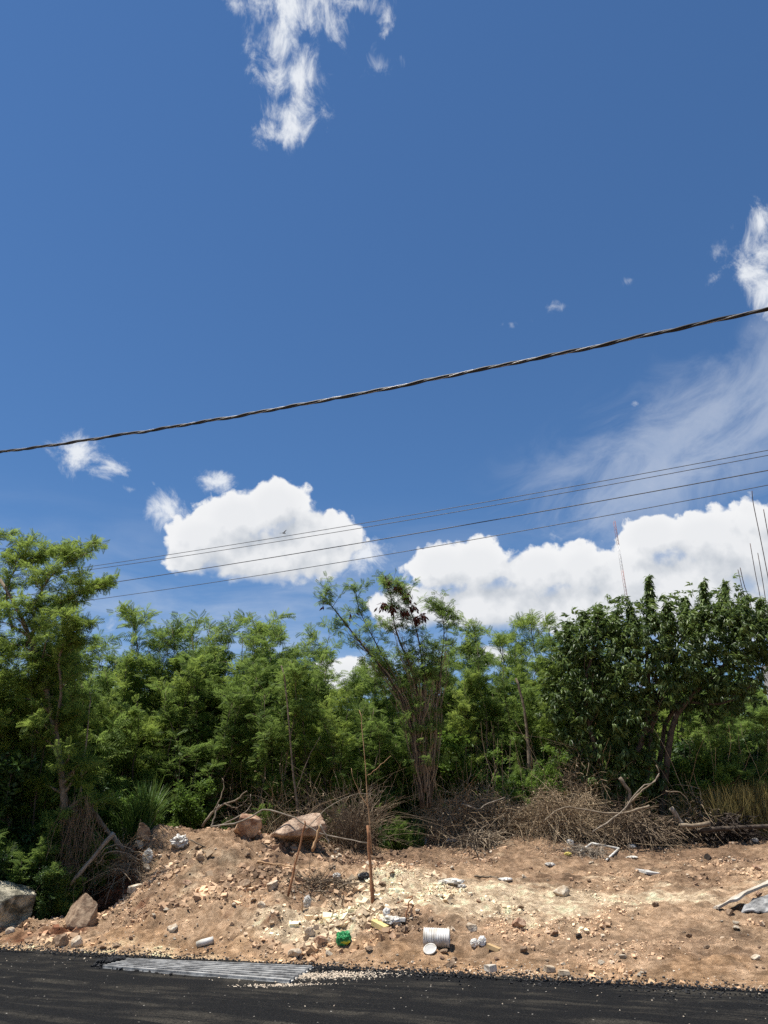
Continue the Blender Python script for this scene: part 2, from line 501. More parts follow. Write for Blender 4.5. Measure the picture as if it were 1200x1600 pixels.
M['mast_red'] = material('mast_red_paint', (0.30, 0.11, 0.09), (0.34, 0.13, 0.11), 1.0, 0.6)
M['mast_white'] = material('mast_white_paint', (0.60, 0.60, 0.60), (0.66, 0.66, 0.66), 1.0, 0.6)
M['feather'] = material('black_feather', (0.010, 0.009, 0.009), (0.02, 0.018, 0.017), 6.0, 0.7)
M['dark_brown'] = material('near_black_brown', (0.02, 0.016, 0.013), (0.06, 0.045, 0.035), 3.0, 0.95, 1.0, 10.0)  # near-black brown for the dark mound and a few stones
# ---------------------------------------------------------------- terrain
EA, EB = z0(0, 1482), z0(1200, 1549)
edir = unit(EB[:2] - EA[:2])
enor = np.array([-edir[1], edir[0]])
if enor[1] < 0:
    enor = -enor


def edge_s(X, Y):
    return (X - EA[0]) * enor[0] + (Y - EA[1]) * enor[1]


def edge_t(X, Y):
    return (X - EA[0]) * edir[0] + (Y - EA[1]) * edir[1]


CTRL = [(0, 1452, 15.6), (0, 1405, 18.5), (60, 1450, 15.3), (120, 1442, 15.6), (150, 1405, 17.2), (200, 1395, 16.6), (190, 1450, 14.4), (222, 1305, 17.4),
        (300, 1298, 17.6), (262, 1370, 15.8), (250, 1440, 13.9), (355, 1300, 17.8), (410, 1303, 18.0), (385, 1370, 15.8), (380, 1440, 13.2), (400, 1480, 12.3), (280, 1470, 13.2),
        (480, 1322, 17.6), (450, 1400, 14.3), (462, 1450, 12.8), (545, 1338, 17.6), (582, 1411, 13.9), (560, 1462, 12.4), (640, 1368, 15.6), (640, 1430, 13.0), (650, 1482, 11.8),
        (630, 1330, 18.6), (700, 1314, 20.0), (770, 1308, 20.2), (720, 1392, 15.0), (720, 1450, 12.6), (720, 1492, 11.4), (860, 1302, 20.2), (860, 1350, 17.2), (860, 1420, 13.6),
        (860, 1482, 11.3), (1000, 1318, 20.0), (1000, 1350, 17.4), (1000, 1400, 14.3), (1000, 1472, 11.4), (1180, 1306, 20.0), (1180, 1352, 16.6), (1180, 1420, 12.9), (1180, 1490, 10.4)]
cp = [at(*c) for c in CTRL]
for px, Y, z in ((-100, 24, .3), (150, 22, .5), (320, 20.2, .9), (420, 20.5, 1.0), (320, 25, 1.0), (600, 25, 1.2), (850, 25, 1.3), (1100, 25, 1.35), (1300, 25, 1.4), (-150, 18, .3), (1350, 17, .9), (1400, 12, .4)):
    p = at(px, 1300, Y)
    cp.append(np.array([p[0], p[1], z]))
for t in np.linspace(-5, 18, 12):
    for s, z in ((0.0, 0.0), (0.55, 0.03)):
        b2 = EA[:2] + edir * t + enor * s
        cp.append(np.array([b2[0], b2[1], z]))
cp = np.array(cp)


def _phi(r):
    return r * r * np.log(r + 1e-6)


_n = len(cp)
_A = np.zeros((_n + 3, _n + 3))
_d = np.hypot(cp[:, None, 0] - cp[None, :, 0], cp[:, None, 1] - cp[None, :, 1])
_A[:_n, :_n] = _phi(_d) + np.eye(_n) * 0.15
_A[:_n, _n] = 1
_A[:_n, _n + 1:] = cp[:, :2]
_A[_n:, :_n] = _A[:_n, _n:].T
_W = np.linalg.solve(_A, np.concatenate([cp[:, 2], [0, 0, 0]]))


def sst(x, a, b):
    t = np.clip((x - a) / (b - a), 0, 1)
    return t * t * (3 - 2 * t)


def ground_z(X, Y, detail=True):
    X = np.atleast_1d(np.asarray(X, float))
    Y = np.atleast_1d(np.asarray(Y, float))
    out = np.empty(X.shape)
    xf, yf, of = X.ravel(), Y.ravel(), out.reshape(-1)
    for i in range(0, len(xf), 40000):
        x, y = xf[i:i + 40000], yf[i:i + 40000]
        r = np.hypot(x[:, None] - cp[None, :, 0], y[:, None] - cp[None, :, 1])
        of[i:i + 40000] = _phi(r) @ _W[:_n] + _W[_n] + _W[_n + 1] * x + _W[_n + 2] * y
    s = edge_s(X, Y)
    far = np.maximum(sst(Y, 23, 30), sst(np.abs(X), 12, 18))
    plateau = 1.25 * sst(s, 0, 9)
    z = np.clip(out, -0.05, 2.3) * (1 - far) + plateau * far
    z = z * sst(s, -0.1, 0.9)
    if detail:
        k = sst(s, 0.0, 1.3) * (1 - 0.5 * far) + 0.12 * sst(s, -0.5, 0.2)
        d = 0.20 * fbm(X, Y, 0.9, 3, 5) + 0.13 * fbm(X, Y, 2.8, 3, 11)
        rid = np.abs(fbm(X, Y, 2.0, 4, 31))
        d = d - 0.10 * (0.35 - rid).clip(0) + 0.085 * fbm(X, Y, 7.5, 3, 21) + 0.045 * fbm(X, Y, 17.0, 2, 41)
        z = z + k * d * (1 - .45 * sst(X, -1.0, 2.0))
    z = np.where(s < 0, np.minimum(z, 0.0) - 0.035 * sst(-s, 0, 0.25), z)
    return z


def gz(x, y):
    return float(ground_z(x, y)[0])


def ground_at(px, py, y0=8.0, y1=26.0):
    """the point of the modelled ground seen at a photo pixel"""
    Ys = np.linspace(y0, y1, 900)
    d = ray(px, py)
    P = d[None] * (Ys / d[1])[:, None] + np.array([0, 0, EYE])
    g = ground_z(P[:, 0], P[:, 1])
    below = np.where(P[:, 2] <= g)[0]
    i = below[0] if len(below) else len(Ys) - 1
    return np.array([P[i, 0], P[i, 1], g[i]])


def grow(a, b, first, ratio):
    o, st = [], first
    x = a
    while x < b:
        x += st
        o.append(x)
        st *= ratio
    return o


xs = np.arange(-13.0, 13.01, 0.04)
xs = np.concatenate([[-v for v in reversed(grow(13.0, 900, 0.08, 1.14))], xs, grow(13.0, 900, 0.08, 1.14)])
ys = np.arange(8.4, 22.0, 0.04)
ys = np.concatenate([[8.4 - v for v in reversed(grow(0, 500, 0.1, 1.16))], ys, grow(22.0, 1600, 0.06, 1.12)])
GX, GY = np.meshgrid(xs, ys)
GZ = ground_z(GX, GY)
nx, ny = len(xs), len(ys)
ii, jj = np.meshgrid(np.arange(nx - 1), np.arange(ny - 1))
a = jj * nx + ii
Fg = np.stack([a, a + 1, a + 1 + nx, a + nx], -1).reshape(-1, 4)


def blobmask(X, Y, px, py, rx, ry, yr=None):
    g = ground_at(px, py)
    return np.exp(-(((X - g[0]) / rx) ** 2 + ((Y - g[1]) / ry) ** 2))


PALE, TAN, BROWN = np.array([.82, .635, .425]), np.array([.57, .385, .24]), np.array([.31, .20, .125])
RED, ORANGE, LITTER = np.array([.20, .082, .042]), np.array([.57, .355, .195]), np.array([.07, .052, .030])


def soil(X, Y, Z):
    s = edge_s(X, Y)
    n = fbm(X, Y, 0.7, 4, 61)
    n2 = fbm(X, Y, 2.6, 4, 71)
    c = TAN[None] * np.ones(X.shape + (1,))

    def blend(c, col, w):
        w = np.clip(w, 0, 1)[..., None]
        return c * (1 - w) + col * w
    c = blend(c, BROWN, sst(n + 0.7 * n2, -0.10, 0.40) * 0.85 + 0.6 * sst(Y, 15.5, 18.0))
    pm = 0
    for (px, py, rx, ry, w) in ((690, 1400, 1.5, 1.4, 1.25), (625, 1378, 0.8, 0.9, 1.0), (780, 1410, 1.3, 1.1, .8), (455, 1440, 1.0, .55, 1.1), (520, 1425, 1.0, .6, .7),
                                (870, 1400, 1.1, 1.2, .65), (1000, 1400, 1.6, 1.2, .6), (350, 1340, 0.9, .8, .45), (1120, 1400, 1.3, 1.0, .45), (300, 1370, .8, .7, .4)):
        pm = pm + w * blobmask(X, Y, px, py, rx, ry)
    c = blend(c, PALE, sst(pm + 0.9 * n2 - 0.15 * n, 0.25, 0.95))
    c = blend(c, ORANGE, 0.75 * sst(1.5 - s + 1.2 * n + n2, 0.3, 1.4) * sst(s + 0.4 * n2, -0.2, 0.2))
    c = blend(c, PALE * np.array([1.12, 1.05, .95]), 0.75 * sst(0.5 - s + 0.8 * n2, 0.1, 0.5) * sst(edge_t(X, Y), 6.5, 3.5))
    rm = 0
    for (px, py, rx, ry, w) in ((160, 1395, .9, .9, 1.2), (90, 1455, 1.1, .35, 1.0), (170, 1420, .7, .5, .8), (330, 1430, .5, .4, .7), (420, 1445, .4, .3, .5), (240, 1400, .6, .4, .5)):
        rm = rm + w * blobmask(X, Y, px, py, rx, ry)
    c = blend(c, RED, sst(rm + 0.7 * n2, 0.4, 1.1))
    c = blend(c, LITTER, sst(Y + 1.5 * n - 0.6 * sst(X, -6, -4) * 0, 20.0, 22.0))
    c = blend(c, LITTER, sst(-X - 0.42 * Y + n, -0.1, 0.8) * sst(Y, 16.2, 17.2))
    c = c * (1.0 + 0.75 * fbm(X, Y, 6.0, 4, 81))[..., None]
    return np.clip(c, 0.01, 0.9)


sc = soil(GX, GY, GZ)
rgba = np.concatenate([sc, np.ones(GX.shape + (1,))], -1).reshape(-1, 4)
gm = bpy.data.materials.new('soil')
gm.use_nodes = True
gm.node_tree.nodes.clear()
k = NT(gm.node_tree)
at_ = k.n('ShaderNodeAttribute', attribute_name='soil').outputs['Color']
pos = k.n('ShaderNodeTexCoord').outputs['Object']
fine = k.noise(pos, 9.0, 9.0, 0.7).outputs['Fac']
vo = k.n('ShaderNodeTexVoronoi', ins={'Vector': k.v('ADD', pos, k.v('SCALE', k.noise(pos, 20.0, 2.0).outputs['Color']).outputs[0]).outputs[0], 'Scale': 26.0, 'Randomness': 1.0})
vo2 = k.n('ShaderNodeTexVoronoi', ins={'Vector': pos, 'Scale': 11.0, 'Randomness': 1.0})
c = k.mix(k.smooth(fine, 0.35, 0.68), k.v('MULTIPLY', at_, (0.66, 0.62, 0.58)).outputs[0], k.v('MULTIPLY', at_, (1.28, 1.30, 1.32)).outputs[0])
sepc = k.n('ShaderNodeSeparateColor', ins={0: vo.outputs['Color']})
peb = k.m('MULTIPLY', k.smooth(sepc.outputs[0], 0.70, 0.78), k.smooth(vo.outputs['Distance'], 0.42, 0.30))
c = k.mix(k.m('MULTIPLY', peb, 0.6), c, (0.56, 0.47, 0.36))
crevice_shade = k.m('MULTIPLY', k.smooth(sepc.outputs[1], 0.74, 0.84), k.smooth(vo.outputs['Distance'], 0.5, 0.3))  # crevice shade painted as dark spots into the soil colour
c = k.mix(k.m('MULTIPLY', crevice_shade, 0.75), c, (0.085, 0.05, 0.03))
b = k.n('ShaderNodeBsdfPrincipled', ins={'Base Color': c, 'Roughness': 0.96, 'Specular IOR Level': 0.1})
hgt = k.m('ADD', k.m('MULTIPLY', fine, 0.8), k.m('ADD', k.m('MULTIPLY', k.m('SUBTRACT', 0.6, vo.outputs['Distance']), 0.35), k.m('MULTIPLY', k.m('SUBTRACT', 0.6, vo2.outputs['Distance']), 0.4)))
bp = k.n('ShaderNodeBump', ins={'Strength': 1.0, 'Distance': 0.05, 'Height': hgt})
gm.node_tree.links.new(bp.outputs[0], b.inputs['Normal'])
k.n('ShaderNodeOutputMaterial', ins={0: b.outputs[0]})
me = build_mesh('ground', np.stack([GX, GY, GZ], -1).reshape(-1, 3), Fg, gm, smooth=True, tint=rgba)
tag(link('ground', me), 'rough sandy brown soil rising from the road to the thicket', None, None, 'structure')

# ---------------------------------------------------------------- road
ts = np.concatenate([np.arange(-60, -6, 1.0), np.arange(-6, 20, 0.05), np.arange(20, 70, 1.0)])
ss = np.concatenate([[0.0, 0.04, 0.1], np.arange(0.2, 3.0, 0.07), np.arange(3.0, 7.6, 0.4)])
TT, SS = np.meshgrid(ts, ss)
jit = 0.16 * fbm(TT, TT * 0, 0.9, 3, 7) + 0.10 * fbm(TT, TT * 0, 5.0, 4, 9) + 0.02
S2 = -SS + jit * np.exp(-SS / 0.25)
RXx = EA[0] + edir[0] * TT + enor[0] * S2
RYy = EA[1] + edir[1] * TT + enor[1] * S2
RZz = 0.012 + 0.012 * fbm(RXx, RYy, 1.2, 3, 91) + 0.008 * fbm(RXx, RYy, 14.0, 2, 95)
RZz[0] -= 0.06
RZz[1] -= 0.012
nt = len(ts)
ii, jj = np.meshgrid(np.arange(nt - 1), np.arange(len(ss) - 1))
a = jj * nt + ii
Fr = np.stack([a, a + nt, a + 1 + nt, a + 1], -1).reshape(-1, 4)
rm_ = bpy.data.materials.new('asphalt')
rm_.use_nodes = True
rm_.node_tree.nodes.clear()
k = NT(rm_.node_tree)
pos = k.n('ShaderNodeTexCoord').outputs['Object']
geo = k.v('DOT_PRODUCT', pos, (edir[0], edir[1], 0)).outputs['Value']
gac = k.v('DOT_PRODUCT', pos, (enor[0], enor[1], 0)).outputs['Value']
sv = k.n('ShaderNodeCombineXYZ', ins={0: k.m('MULTIPLY', geo, 0.35), 1: k.m('MULTIPLY', gac, 3.4), 2: 0.0}).outputs[0]
streak = k.noise(sv, 1.3, 6.0, 0.6, 0.6).outputs['Fac']
grain = k.noise(pos, 60.0, 4.0, 0.7).outputs['Fac']
pat = k.noise(pos, 1.6, 6.0, 0.65).outputs['Fac']
dust = k.m('MULTIPLY', k.smooth(streak, 0.44, 0.66), k.smooth(pat, 0.34, 0.60))
c = k.mix(k.smooth(grain, 0.35, 0.7), (0.004, 0.0042, 0.0045), (0.015, 0.015, 0.0155))
c = k.mix(k.m('MULTIPLY', dust, k.smooth(grain, 0.30, 0.62)), c, (0.055, 0.049, 0.039))
vo = k.n('ShaderNodeTexVoronoi', ins={'Vector': pos, 'Scale': 34.0})
sp = k.n('ShaderNodeSeparateColor', ins={0: vo.outputs['Color']})
spk = k.m('MULTIPLY', k.smooth(sp.outputs[0], 0.988, 0.994), k.smooth(vo.outputs['Distance'], 0.35, 0.25))
spk = k.m('MULTIPLY', spk, k.smooth(pat, 0.35, 0.6))
c = k.mix(spk, c, (0.45, 0.42, 0.37))
b = k.n('ShaderNodeBsdfPrincipled', ins={'Base Color': c, 'Roughness': 0.85, 'Specular IOR Level': 0.10})
bp = k.n('ShaderNodeBump', ins={'Strength': 0.9, 'Distance': 0.02, 'Height': k.m('ADD', grain, k.m('MULTIPLY', vo.outputs['Distance'], 0.5))})
rm_.node_tree.links.new(bp.outputs[0], b.inputs['Normal'])
k.n('ShaderNodeOutputMaterial', ins={0: b.outputs[0]})
me = build_mesh('road', np.stack([RXx, RYy, RZz], -1).reshape(-1, 3), Fr, rm_, smooth=True)
tag(link('road', me), 'fresh dark asphalt road with pale dusty streaks', None, None, 'structure')


# ---------------------------------------------------------------- loose stones (uncountable)
def rnd_dirs(rng, n):
    return unit(rng.normal(size=(n, 3)))


def pebble_template(rng):
    bx = np.array([[x, y, z] for x in (-1, 1) for y in (-1, 1) for z in (-1, 1)], float) * 0.5
    v = bx * rng.uniform(.72, 1.1, (8, 1)) + rng.uniform(-.20, .20, (8, 3))
    v[:, 2] *= 0.75
    f = np.array([[0, 1, 3, 2], [4, 6, 7, 5], [0, 4, 5, 1], [2, 3, 7, 6], [0, 2, 6, 4], [1, 5, 7, 3]])
    return v, f


def pebbles(name, P, sizes, tints, mat, seed, lift=0.14):
    rng = np.random.default_rng(seed)
    parts = []
    idx = np.arange(len(P)) % 6
    for t in range(6):
        tv, tf = pebble_template(rng)
        m = idx == t
        n = m.sum()
        d = rng.normal(size=(n, 3))
        d[:, 2] *= 0.3
        up = rng.normal(size=(n, 3)) * 0.5 + np.array([0, 0, 1])
        parts.append(scatter(tv * np.array([rng.uniform(.9, 1.5), 1, 1]), tf, P[m] + np.array([0, 0, 1.0]) * (sizes[m] * lift)[:, None], d, up, sizes[m], np.arange(len(P))[m]))
    V, Fs, T = merge(parts)
    ids = T.astype(int)
    if np.ndim(tints) == 2:
        return build_mesh(name, V, Fs, mat, tint=np.concatenate([tints[ids], np.ones((len(ids), 1))], 1))
    return build_mesh(name, V, Fs, mat, tint=tints[ids])


def stone_cols(rng, n, pale):
    t = (rng.uniform(.45, 1.0, n) * pale)[:, None]
    return np.array([.60, .51, .39])[None] * t + (1 - t) * np.array([.22, .15, .10])[None]


rng = np.random.default_rng(3)
N = 300000
X = rng.uniform(-9.5, 9.5, N)
Y = rng.uniform(8.6, 22.0, N)
s = edge_s(X, Y)
vis = np.abs(X) < Y * 0.60 + 0.8
dens = sst(fbm(X, Y, 1.1, 5, 101), -0.12, 0.45) * (0.25 + 0.75 * sst(s, 0.0, 1.5)) * (1 - .45 * sst(X, -1.0, 2.0))
keep_ = (s > -0.02) & vis & (rng.uniform(size=N) < dens)
X, Y = X[keep_], Y[keep_]
Z = ground_z(X, Y)
size = 0.009 + 0.046 * rng.power(0.35, len(X)) ** 1.6 * (0.6 + 0.8 * sst(fbm(X, Y, 0.9, 2, 111), -.2, .4))
cs = soil(X, Y, Z)
w = (rng.uniform(size=len(X)) < .10)[:, None] * rng.uniform(.2, .8, len(X))[:, None]
tints = np.clip(cs * rng.uniform(.6, 1.25, len(X))[:, None] * (1 - w) + w * np.array([.60, .52, .40]), 0.01, .8)
me = pebbles('rubble', np.stack([X, Y, Z], 1), size, tints, M['rubble'], 5)
tag(link('rubble', me), 'loose stones and clods strewn over the dirt', None, None, 'stuff')
print('pebbles', len(X))

# coarser clods broken out of the dumped heap
N = 9000
X = rng.uniform(-7.5, 1.0, N)
Y = rng.uniform(12.0, 18.4, N)
m_ = (edge_s(X, Y) > .5) & (rng.uniform(size=N) < sst(fbm(X, Y, 1.6, 4, 141), -.05, .45)) & (np.abs(X) < Y * .56)
X, Y = X[m_], Y[m_]
P = np.stack([X, Y, ground_z(X, Y)], 1)
cs = np.clip(soil(X, Y, P[:, 2]) * rng.uniform(.5, 1.2, len(X))[:, None], .01, .8)
me = pebbles('clods', P, .035 + .085 * rng.random(len(X)) ** 2.5, cs, M['rubble'], 15, lift=0.0)
tag(link('rubble', me), 'clods of broken earth lying on the dumped heap', None, None, 'stuff')

# pale chips and black asphalt crumbs along the broken road edge
N = 6000
T_ = rng.uniform(-1, 15.5, N)
S_ = rng.normal(0.0, 0.28, N) + .25 * fbm(T_, T_ * 0, .8, 3, 19)
X, Y = EA[0] + edir[0] * T_ + enor[0] * S_, EA[1] + edir[1] * T_ + enor[1] * S_
keep_ = (np.abs(X) < Y * 0.60 + 0.5)
X, Y, S_ = X[keep_], Y[keep_], S_[keep_]
Z = np.where(S_ < 0.0, 0.012, np.maximum(ground_z(X, Y), -0.01))
blk = rng.uniform(size=len(X)) < np.clip(0.92 - S_ * 1.2, 0.0, 0.985)
sz = rng.uniform(0.008, 0.024, len(X))
P = np.stack([X, Y, Z], 1)
me = pebbles('asphalt_crumbs', P[blk], sz[blk], rng.uniform(size=blk.sum()), material('asphalt_crumb', (0.006, 0.006, 0.007), (0.03, 0.03, 0.031), 9.0, 0.9), 6)
tag(link('gravel', me), 'black asphalt crumbs along the ragged road edge', None, None, 'stuff')
N = 1500
g = z0(505, 1527)
gx, gy = g[0] + rng.normal(0, 0.38, N), g[1] + rng.normal(0, 0.13, N)
g2 = z0(440, 1542)
gx[:250], gy[:250] = g2[0] + rng.normal(0, .28, 250), g2[1] + rng.normal(0, .05, 250)
P2 = np.stack([gx, gy, np.full(N, 0.014)], 1)
Tt = rng.uniform(0, 15, 260)
Ss = -rng.exponential(0.8, 260)
P3 = np.stack([EA[0] + edir[0] * Tt + enor[0] * Ss, EA[1] + edir[1] * Tt + enor[1] * Ss, np.full(260, 0.014)], 1)
PP = np.concatenate([P[~blk], P2, P3])
me = pebbles('pale_chips', PP, np.concatenate([sz[~blk] * .8, rng.uniform(.008, .020, N), rng.uniform(.005, .012, 260)]), stone_cols(rng, len(PP), 1.0), M['rubble'], 7)
tag(link('gravel', me), 'pale limestone chips spilled over the asphalt edge', None, None, 'stuff')

# ---------------------------------------------------------------- plants: templates
def diamond(b, d, side, L, w, drop):
    mid = b + d * L * 0.45
    return [b, mid + side * w, b + d * L + np.array([0, 0, -drop]), mid - side * w]


def frond_template(pairs=6, plen=0.40, w=0.050, droop=0.30):
    V = []
    for i in range(pairs):
        t = 0.16 + 0.80 * i / (pairs - 1)
        b = np.array([t, 0, -droop * t * t])
        l = plen * (0.65 + 0.55 * math.sin(math.pi * (0.15 + 0.75 * t)))
        for sgn in (-1, 1):
            d = unit(np.array([0.62, sgn * 0.78, -0.12]))
            sd = unit(np.array([-d[1], d[0], 0.25 * sgn]))
            V += diamond(b, d, sd, l, w, 0.06)
    V = np.array(V)
    return V, np.arange(len(V)).reshape(-1, 4)


def leafset_template(n, L, w, rng, spread=1.0, droop=0.5, stem=0.5):
    """a sprig of n folded leaves"""
    V, Fq = [], []
    for i in range(n):
        th = i * 2.4 + rng.uniform(-.3, .3)
        t = stem * i / max(n - 1, 1)
        b = np.array([t, 0, 0])
        d = unit(np.array([0.55 * spread, math.cos(th), 0.6 * math.sin(th) - droop * 0.6]))
        sd = unit(np.cross(d, np.array([0, 0, 1.0]) + 0.4 * rng.normal(size=3)))
        nn = np.cross(sd, d)
        l = L * rng.uniform(.75, 1.15)
        o = len(V)
        tip = b + d * l + np.array([0, 0, -droop * l * 0.35])
        m = b + d * l * 0.5
        V += [b, m + sd * w * l + nn * w * 0.3 * l, tip, m - nn * 0.0, m - sd * w * l + nn * w * 0.3 * l]
        Fq += [[o, o + 1, o + 2, o + 3], [o, o + 3, o + 2, o + 4]]
    return np.array(V), np.array(Fq)


FROND = frond_template()
FROND_LITE = frond_template(4, 0.48, 0.075)
_r = np.random.default_rng(1)
MANGO = leafset_template(8, 0.9, 0.18, _r, 0.9, 1.1, 0.25)
BROAD = leafset_template(7, 0.42, 0.26, _r, 1.0, 0.4, 0.9)


def sprout(rng, P, Rr, n, tmin, tmax, Lr, up=0.5, tang=0.6, droop=0.0, K=6, wob=0.06, rk=0.55, outward=None):
    """n branches springing from polylines P (N,K0,3)"""
    N, K0 = P.shape[:2]
    i = rng.integers(0, N, n)
    t = rng.uniform(tmin, tmax, n)
    f = t * (K0 - 1)
    j = np.minimum(f.astype(int), K0 - 2)
    w = (f - j)[:, None]
    p = P[i, j] * (1 - w) + P[i, j + 1] * w
    tg = unit(P[i, j + 1] - P[i, j])
    r = (Rr[i, j] * (1 - w[:, 0]) + Rr[i, j + 1] * w[:, 0]) * rk
    az = rng.uniform(0, 2 * math.pi, n)
    hz = np.stack([np.cos(az), np.sin(az), np.zeros(n)], 1)
    d = unit(hz + tang * tg + np.array([0, 0, up]))
    L = rng.uniform(Lr[0], Lr[1], n) * (1.25 - 0.55 * t)
    u = np.linspace(0, 1, K)
    Q = p[:, None] + d[:, None] * (L[:, None] * u)[..., None]
    Q[..., 2] -= (droop * L)[:, None] * u ** 2
    wv = rng.normal(size=(n, K, 3)) * wob
    wv[:, 0] = 0
    Q = Q + np.cumsum(wv, 1) * L[:, None, None] * 0.5
    R2 = np.maximum(r[:, None] * (1 - 0.75 * u), 0.003)
    return Q, R2


def on_lines(rng, P, n, tmin=0.2, tmax=1.0):
    N, K0 = P.shape[:2]
    i = rng.integers(0, N, n)
    f = rng.uniform(tmin, tmax, n) * (K0 - 1)
    j = np.minimum(f.astype(int), K0 - 2)
    w = (f - j)[:, None]
    return P[i, j] * (1 - w) + P[i, j + 1] * w, unit(P[i, j + 1] - P[i, j])


def fronds_on(rng, P, n, size, tmpl=None, tmin=0.15, up=0.12, horiz=0.9):
    p, tg = on_lines(rng, P, n, tmin)
    az = rng.uniform(0, 2 * math.pi, n)
    hz = np.stack([np.cos(az), np.sin(az), np.zeros(n)], 1)
    d = tg * 0.7 + hz * horiz + np.array([0, 0, up]) + rng.normal(size=(n, 3)) * 0.6
    upv = np.array([0, 0, 1.0]) + rng.normal(size=(n, 3)) * 0.9
    s = rng.uniform(size[0], size[1], n)
    t = np.clip(rng.beta(2, 2, n), 0, 1)
    tv, tf = tmpl or FROND
    return scatter(tv, tf, p, d, upv, s, t)


def stems_up(rng, n, H, spread, r0, K=9, lean=0.22, base=0.18):
    az = rng.uniform(0, 2 * math.pi) + np.arange(n) * 2 * math.pi / n + rng.uniform(-.5, .5, n)
    hz = np.stack([np.cos(az), np.sin(az), np.zeros(n)], 1)
    L = H * rng.uniform(.62, 1.0, n)
    L[0] = H
    u = np.linspace(0, 1, K)
    le = rng.uniform(0.3, 1.0, n) * lean
    P = (hz * base)[:, None] * np.ones((1, K, 1)) + hz[:, None] * (le * L)[:, None, None] * (u ** 1.3)[None, :, None]
    P[..., 2] = L[:, None] * u
    wv = rng.normal(size=(n, K, 3)) * 0.028
    wv[:, 0] = 0
    wv[..., 2] = 0
    P = P + np.cumsum(wv, 1) * H * 0.5
    R_ = r0 * (1 - 0.85 * u)[None] * rng.uniform(.6, 1.1, n)[:, None]
    return P, np.maximum(R_, 0.006)


def feathery_tree(rng, stems, radii, H, nb, ntw, nf, fsize=(0.20, 0.34), tmin=0.3, blen=(0.18, 0.30), droop=0.25, tuft=60, tmpl=None):
    B, Br = sprout(rng, stems, radii, nb, tmin, 0.97, (H * blen[0], H * blen[1]), up=0.9, tang=0.8, droop=droop * 0.6)
    W, Wr = sprout(rng, B, Br, ntw, 0.15, 1.0, (0.25, 0.65), up=0.5, tang=0.7, droop=droop, K=4, wob=0.05)
    low = rng.uniform(size=len(W)) < 1.0
    wood = merge([tubes(stems, radii, 6), tubes(B, Br, 4), tubes(W[low], np.maximum(Wr[low], .004), 3, False)])
    crown = [fronds_on(rng, W, nf, fsize, tmpl), fronds_on(rng, B, nf // 5, fsize, tmpl)]
    if tuft:
        tip = stems[:, -3:]
        crown.append(fronds_on(rng, tip, tuft * len(stems) // 2, (fsize[0] * 1.0, fsize[1] * 1.15), tmpl, 0.1, 0.55, 0.8))
        tipb = B[:, -3:]
        crown.append(fronds_on(rng, tipb, nb * 6, fsize, tmpl, 0.2, 0.45, 0.8))
    return wood, merge(crown)


def make_tree(name, loc, wood, crown, mw, mc, label, cat='tree', group=None, wname='trunk', cname='crown'):
    root = empty(name, loc, label, cat, group)
    link(wname, build_mesh(wname, wood[0], wood[1], mw, smooth=True, tint=wood[2]), root)
    link(cname, build_mesh(cname, crown[0], crown[1], mc, tint=crown[2]), root)
    return root


# ---- feathery trees: six grown shapes, then copies, each standing where the photo shows one
LEU = []
for kx in range(6):
    r = np.random.default_rng(100 + kx)
    H = 6.2
    st, rr = stems_up(r, 6 + kx % 3, H, 1.0, 0.038, lean=0.13 + 0.03 * (kx % 3), base=.35)
    w_, c_ = feathery_tree(r, st, rr, H, 90, 300, 2300, fsize=(0.14, 0.25), tmin=0.10, blen=(0.08, 0.19), tuft=40)
    mw = build_mesh('trunk', w_[0], w_[1], M['bark'] if kx % 2 else M['bark_dark'], smooth=True, tint=w_[2])
    mc = build_mesh('crown', c_[0], c_[1], M['leaf_lime'] if kx in (2, 4) else M['leaf_feather'], tint=c_[2])
    LEU.append((mw, mc, float(c_[0][:, 2].max())))


def place_feathery(kx, px, py, Y, rot, label, group=None, wide=1.0, name='feathery_tree'):
    top = at(px, py, Y)
    g = gz(top[0], Y)
    h = top[2] - g
    sc_ = h / LEU[kx][2]
    root = empty(name, (top[0], Y, g - 0.03), label, 'tree', group)
    root.rotation_euler = (0, 0, rot)
    root.scale = (sc_ * wide, sc_ * wide, sc_)
    link('trunk', LEU[kx][0], root)
    link('crown', LEU[kx][1], root)
    return root


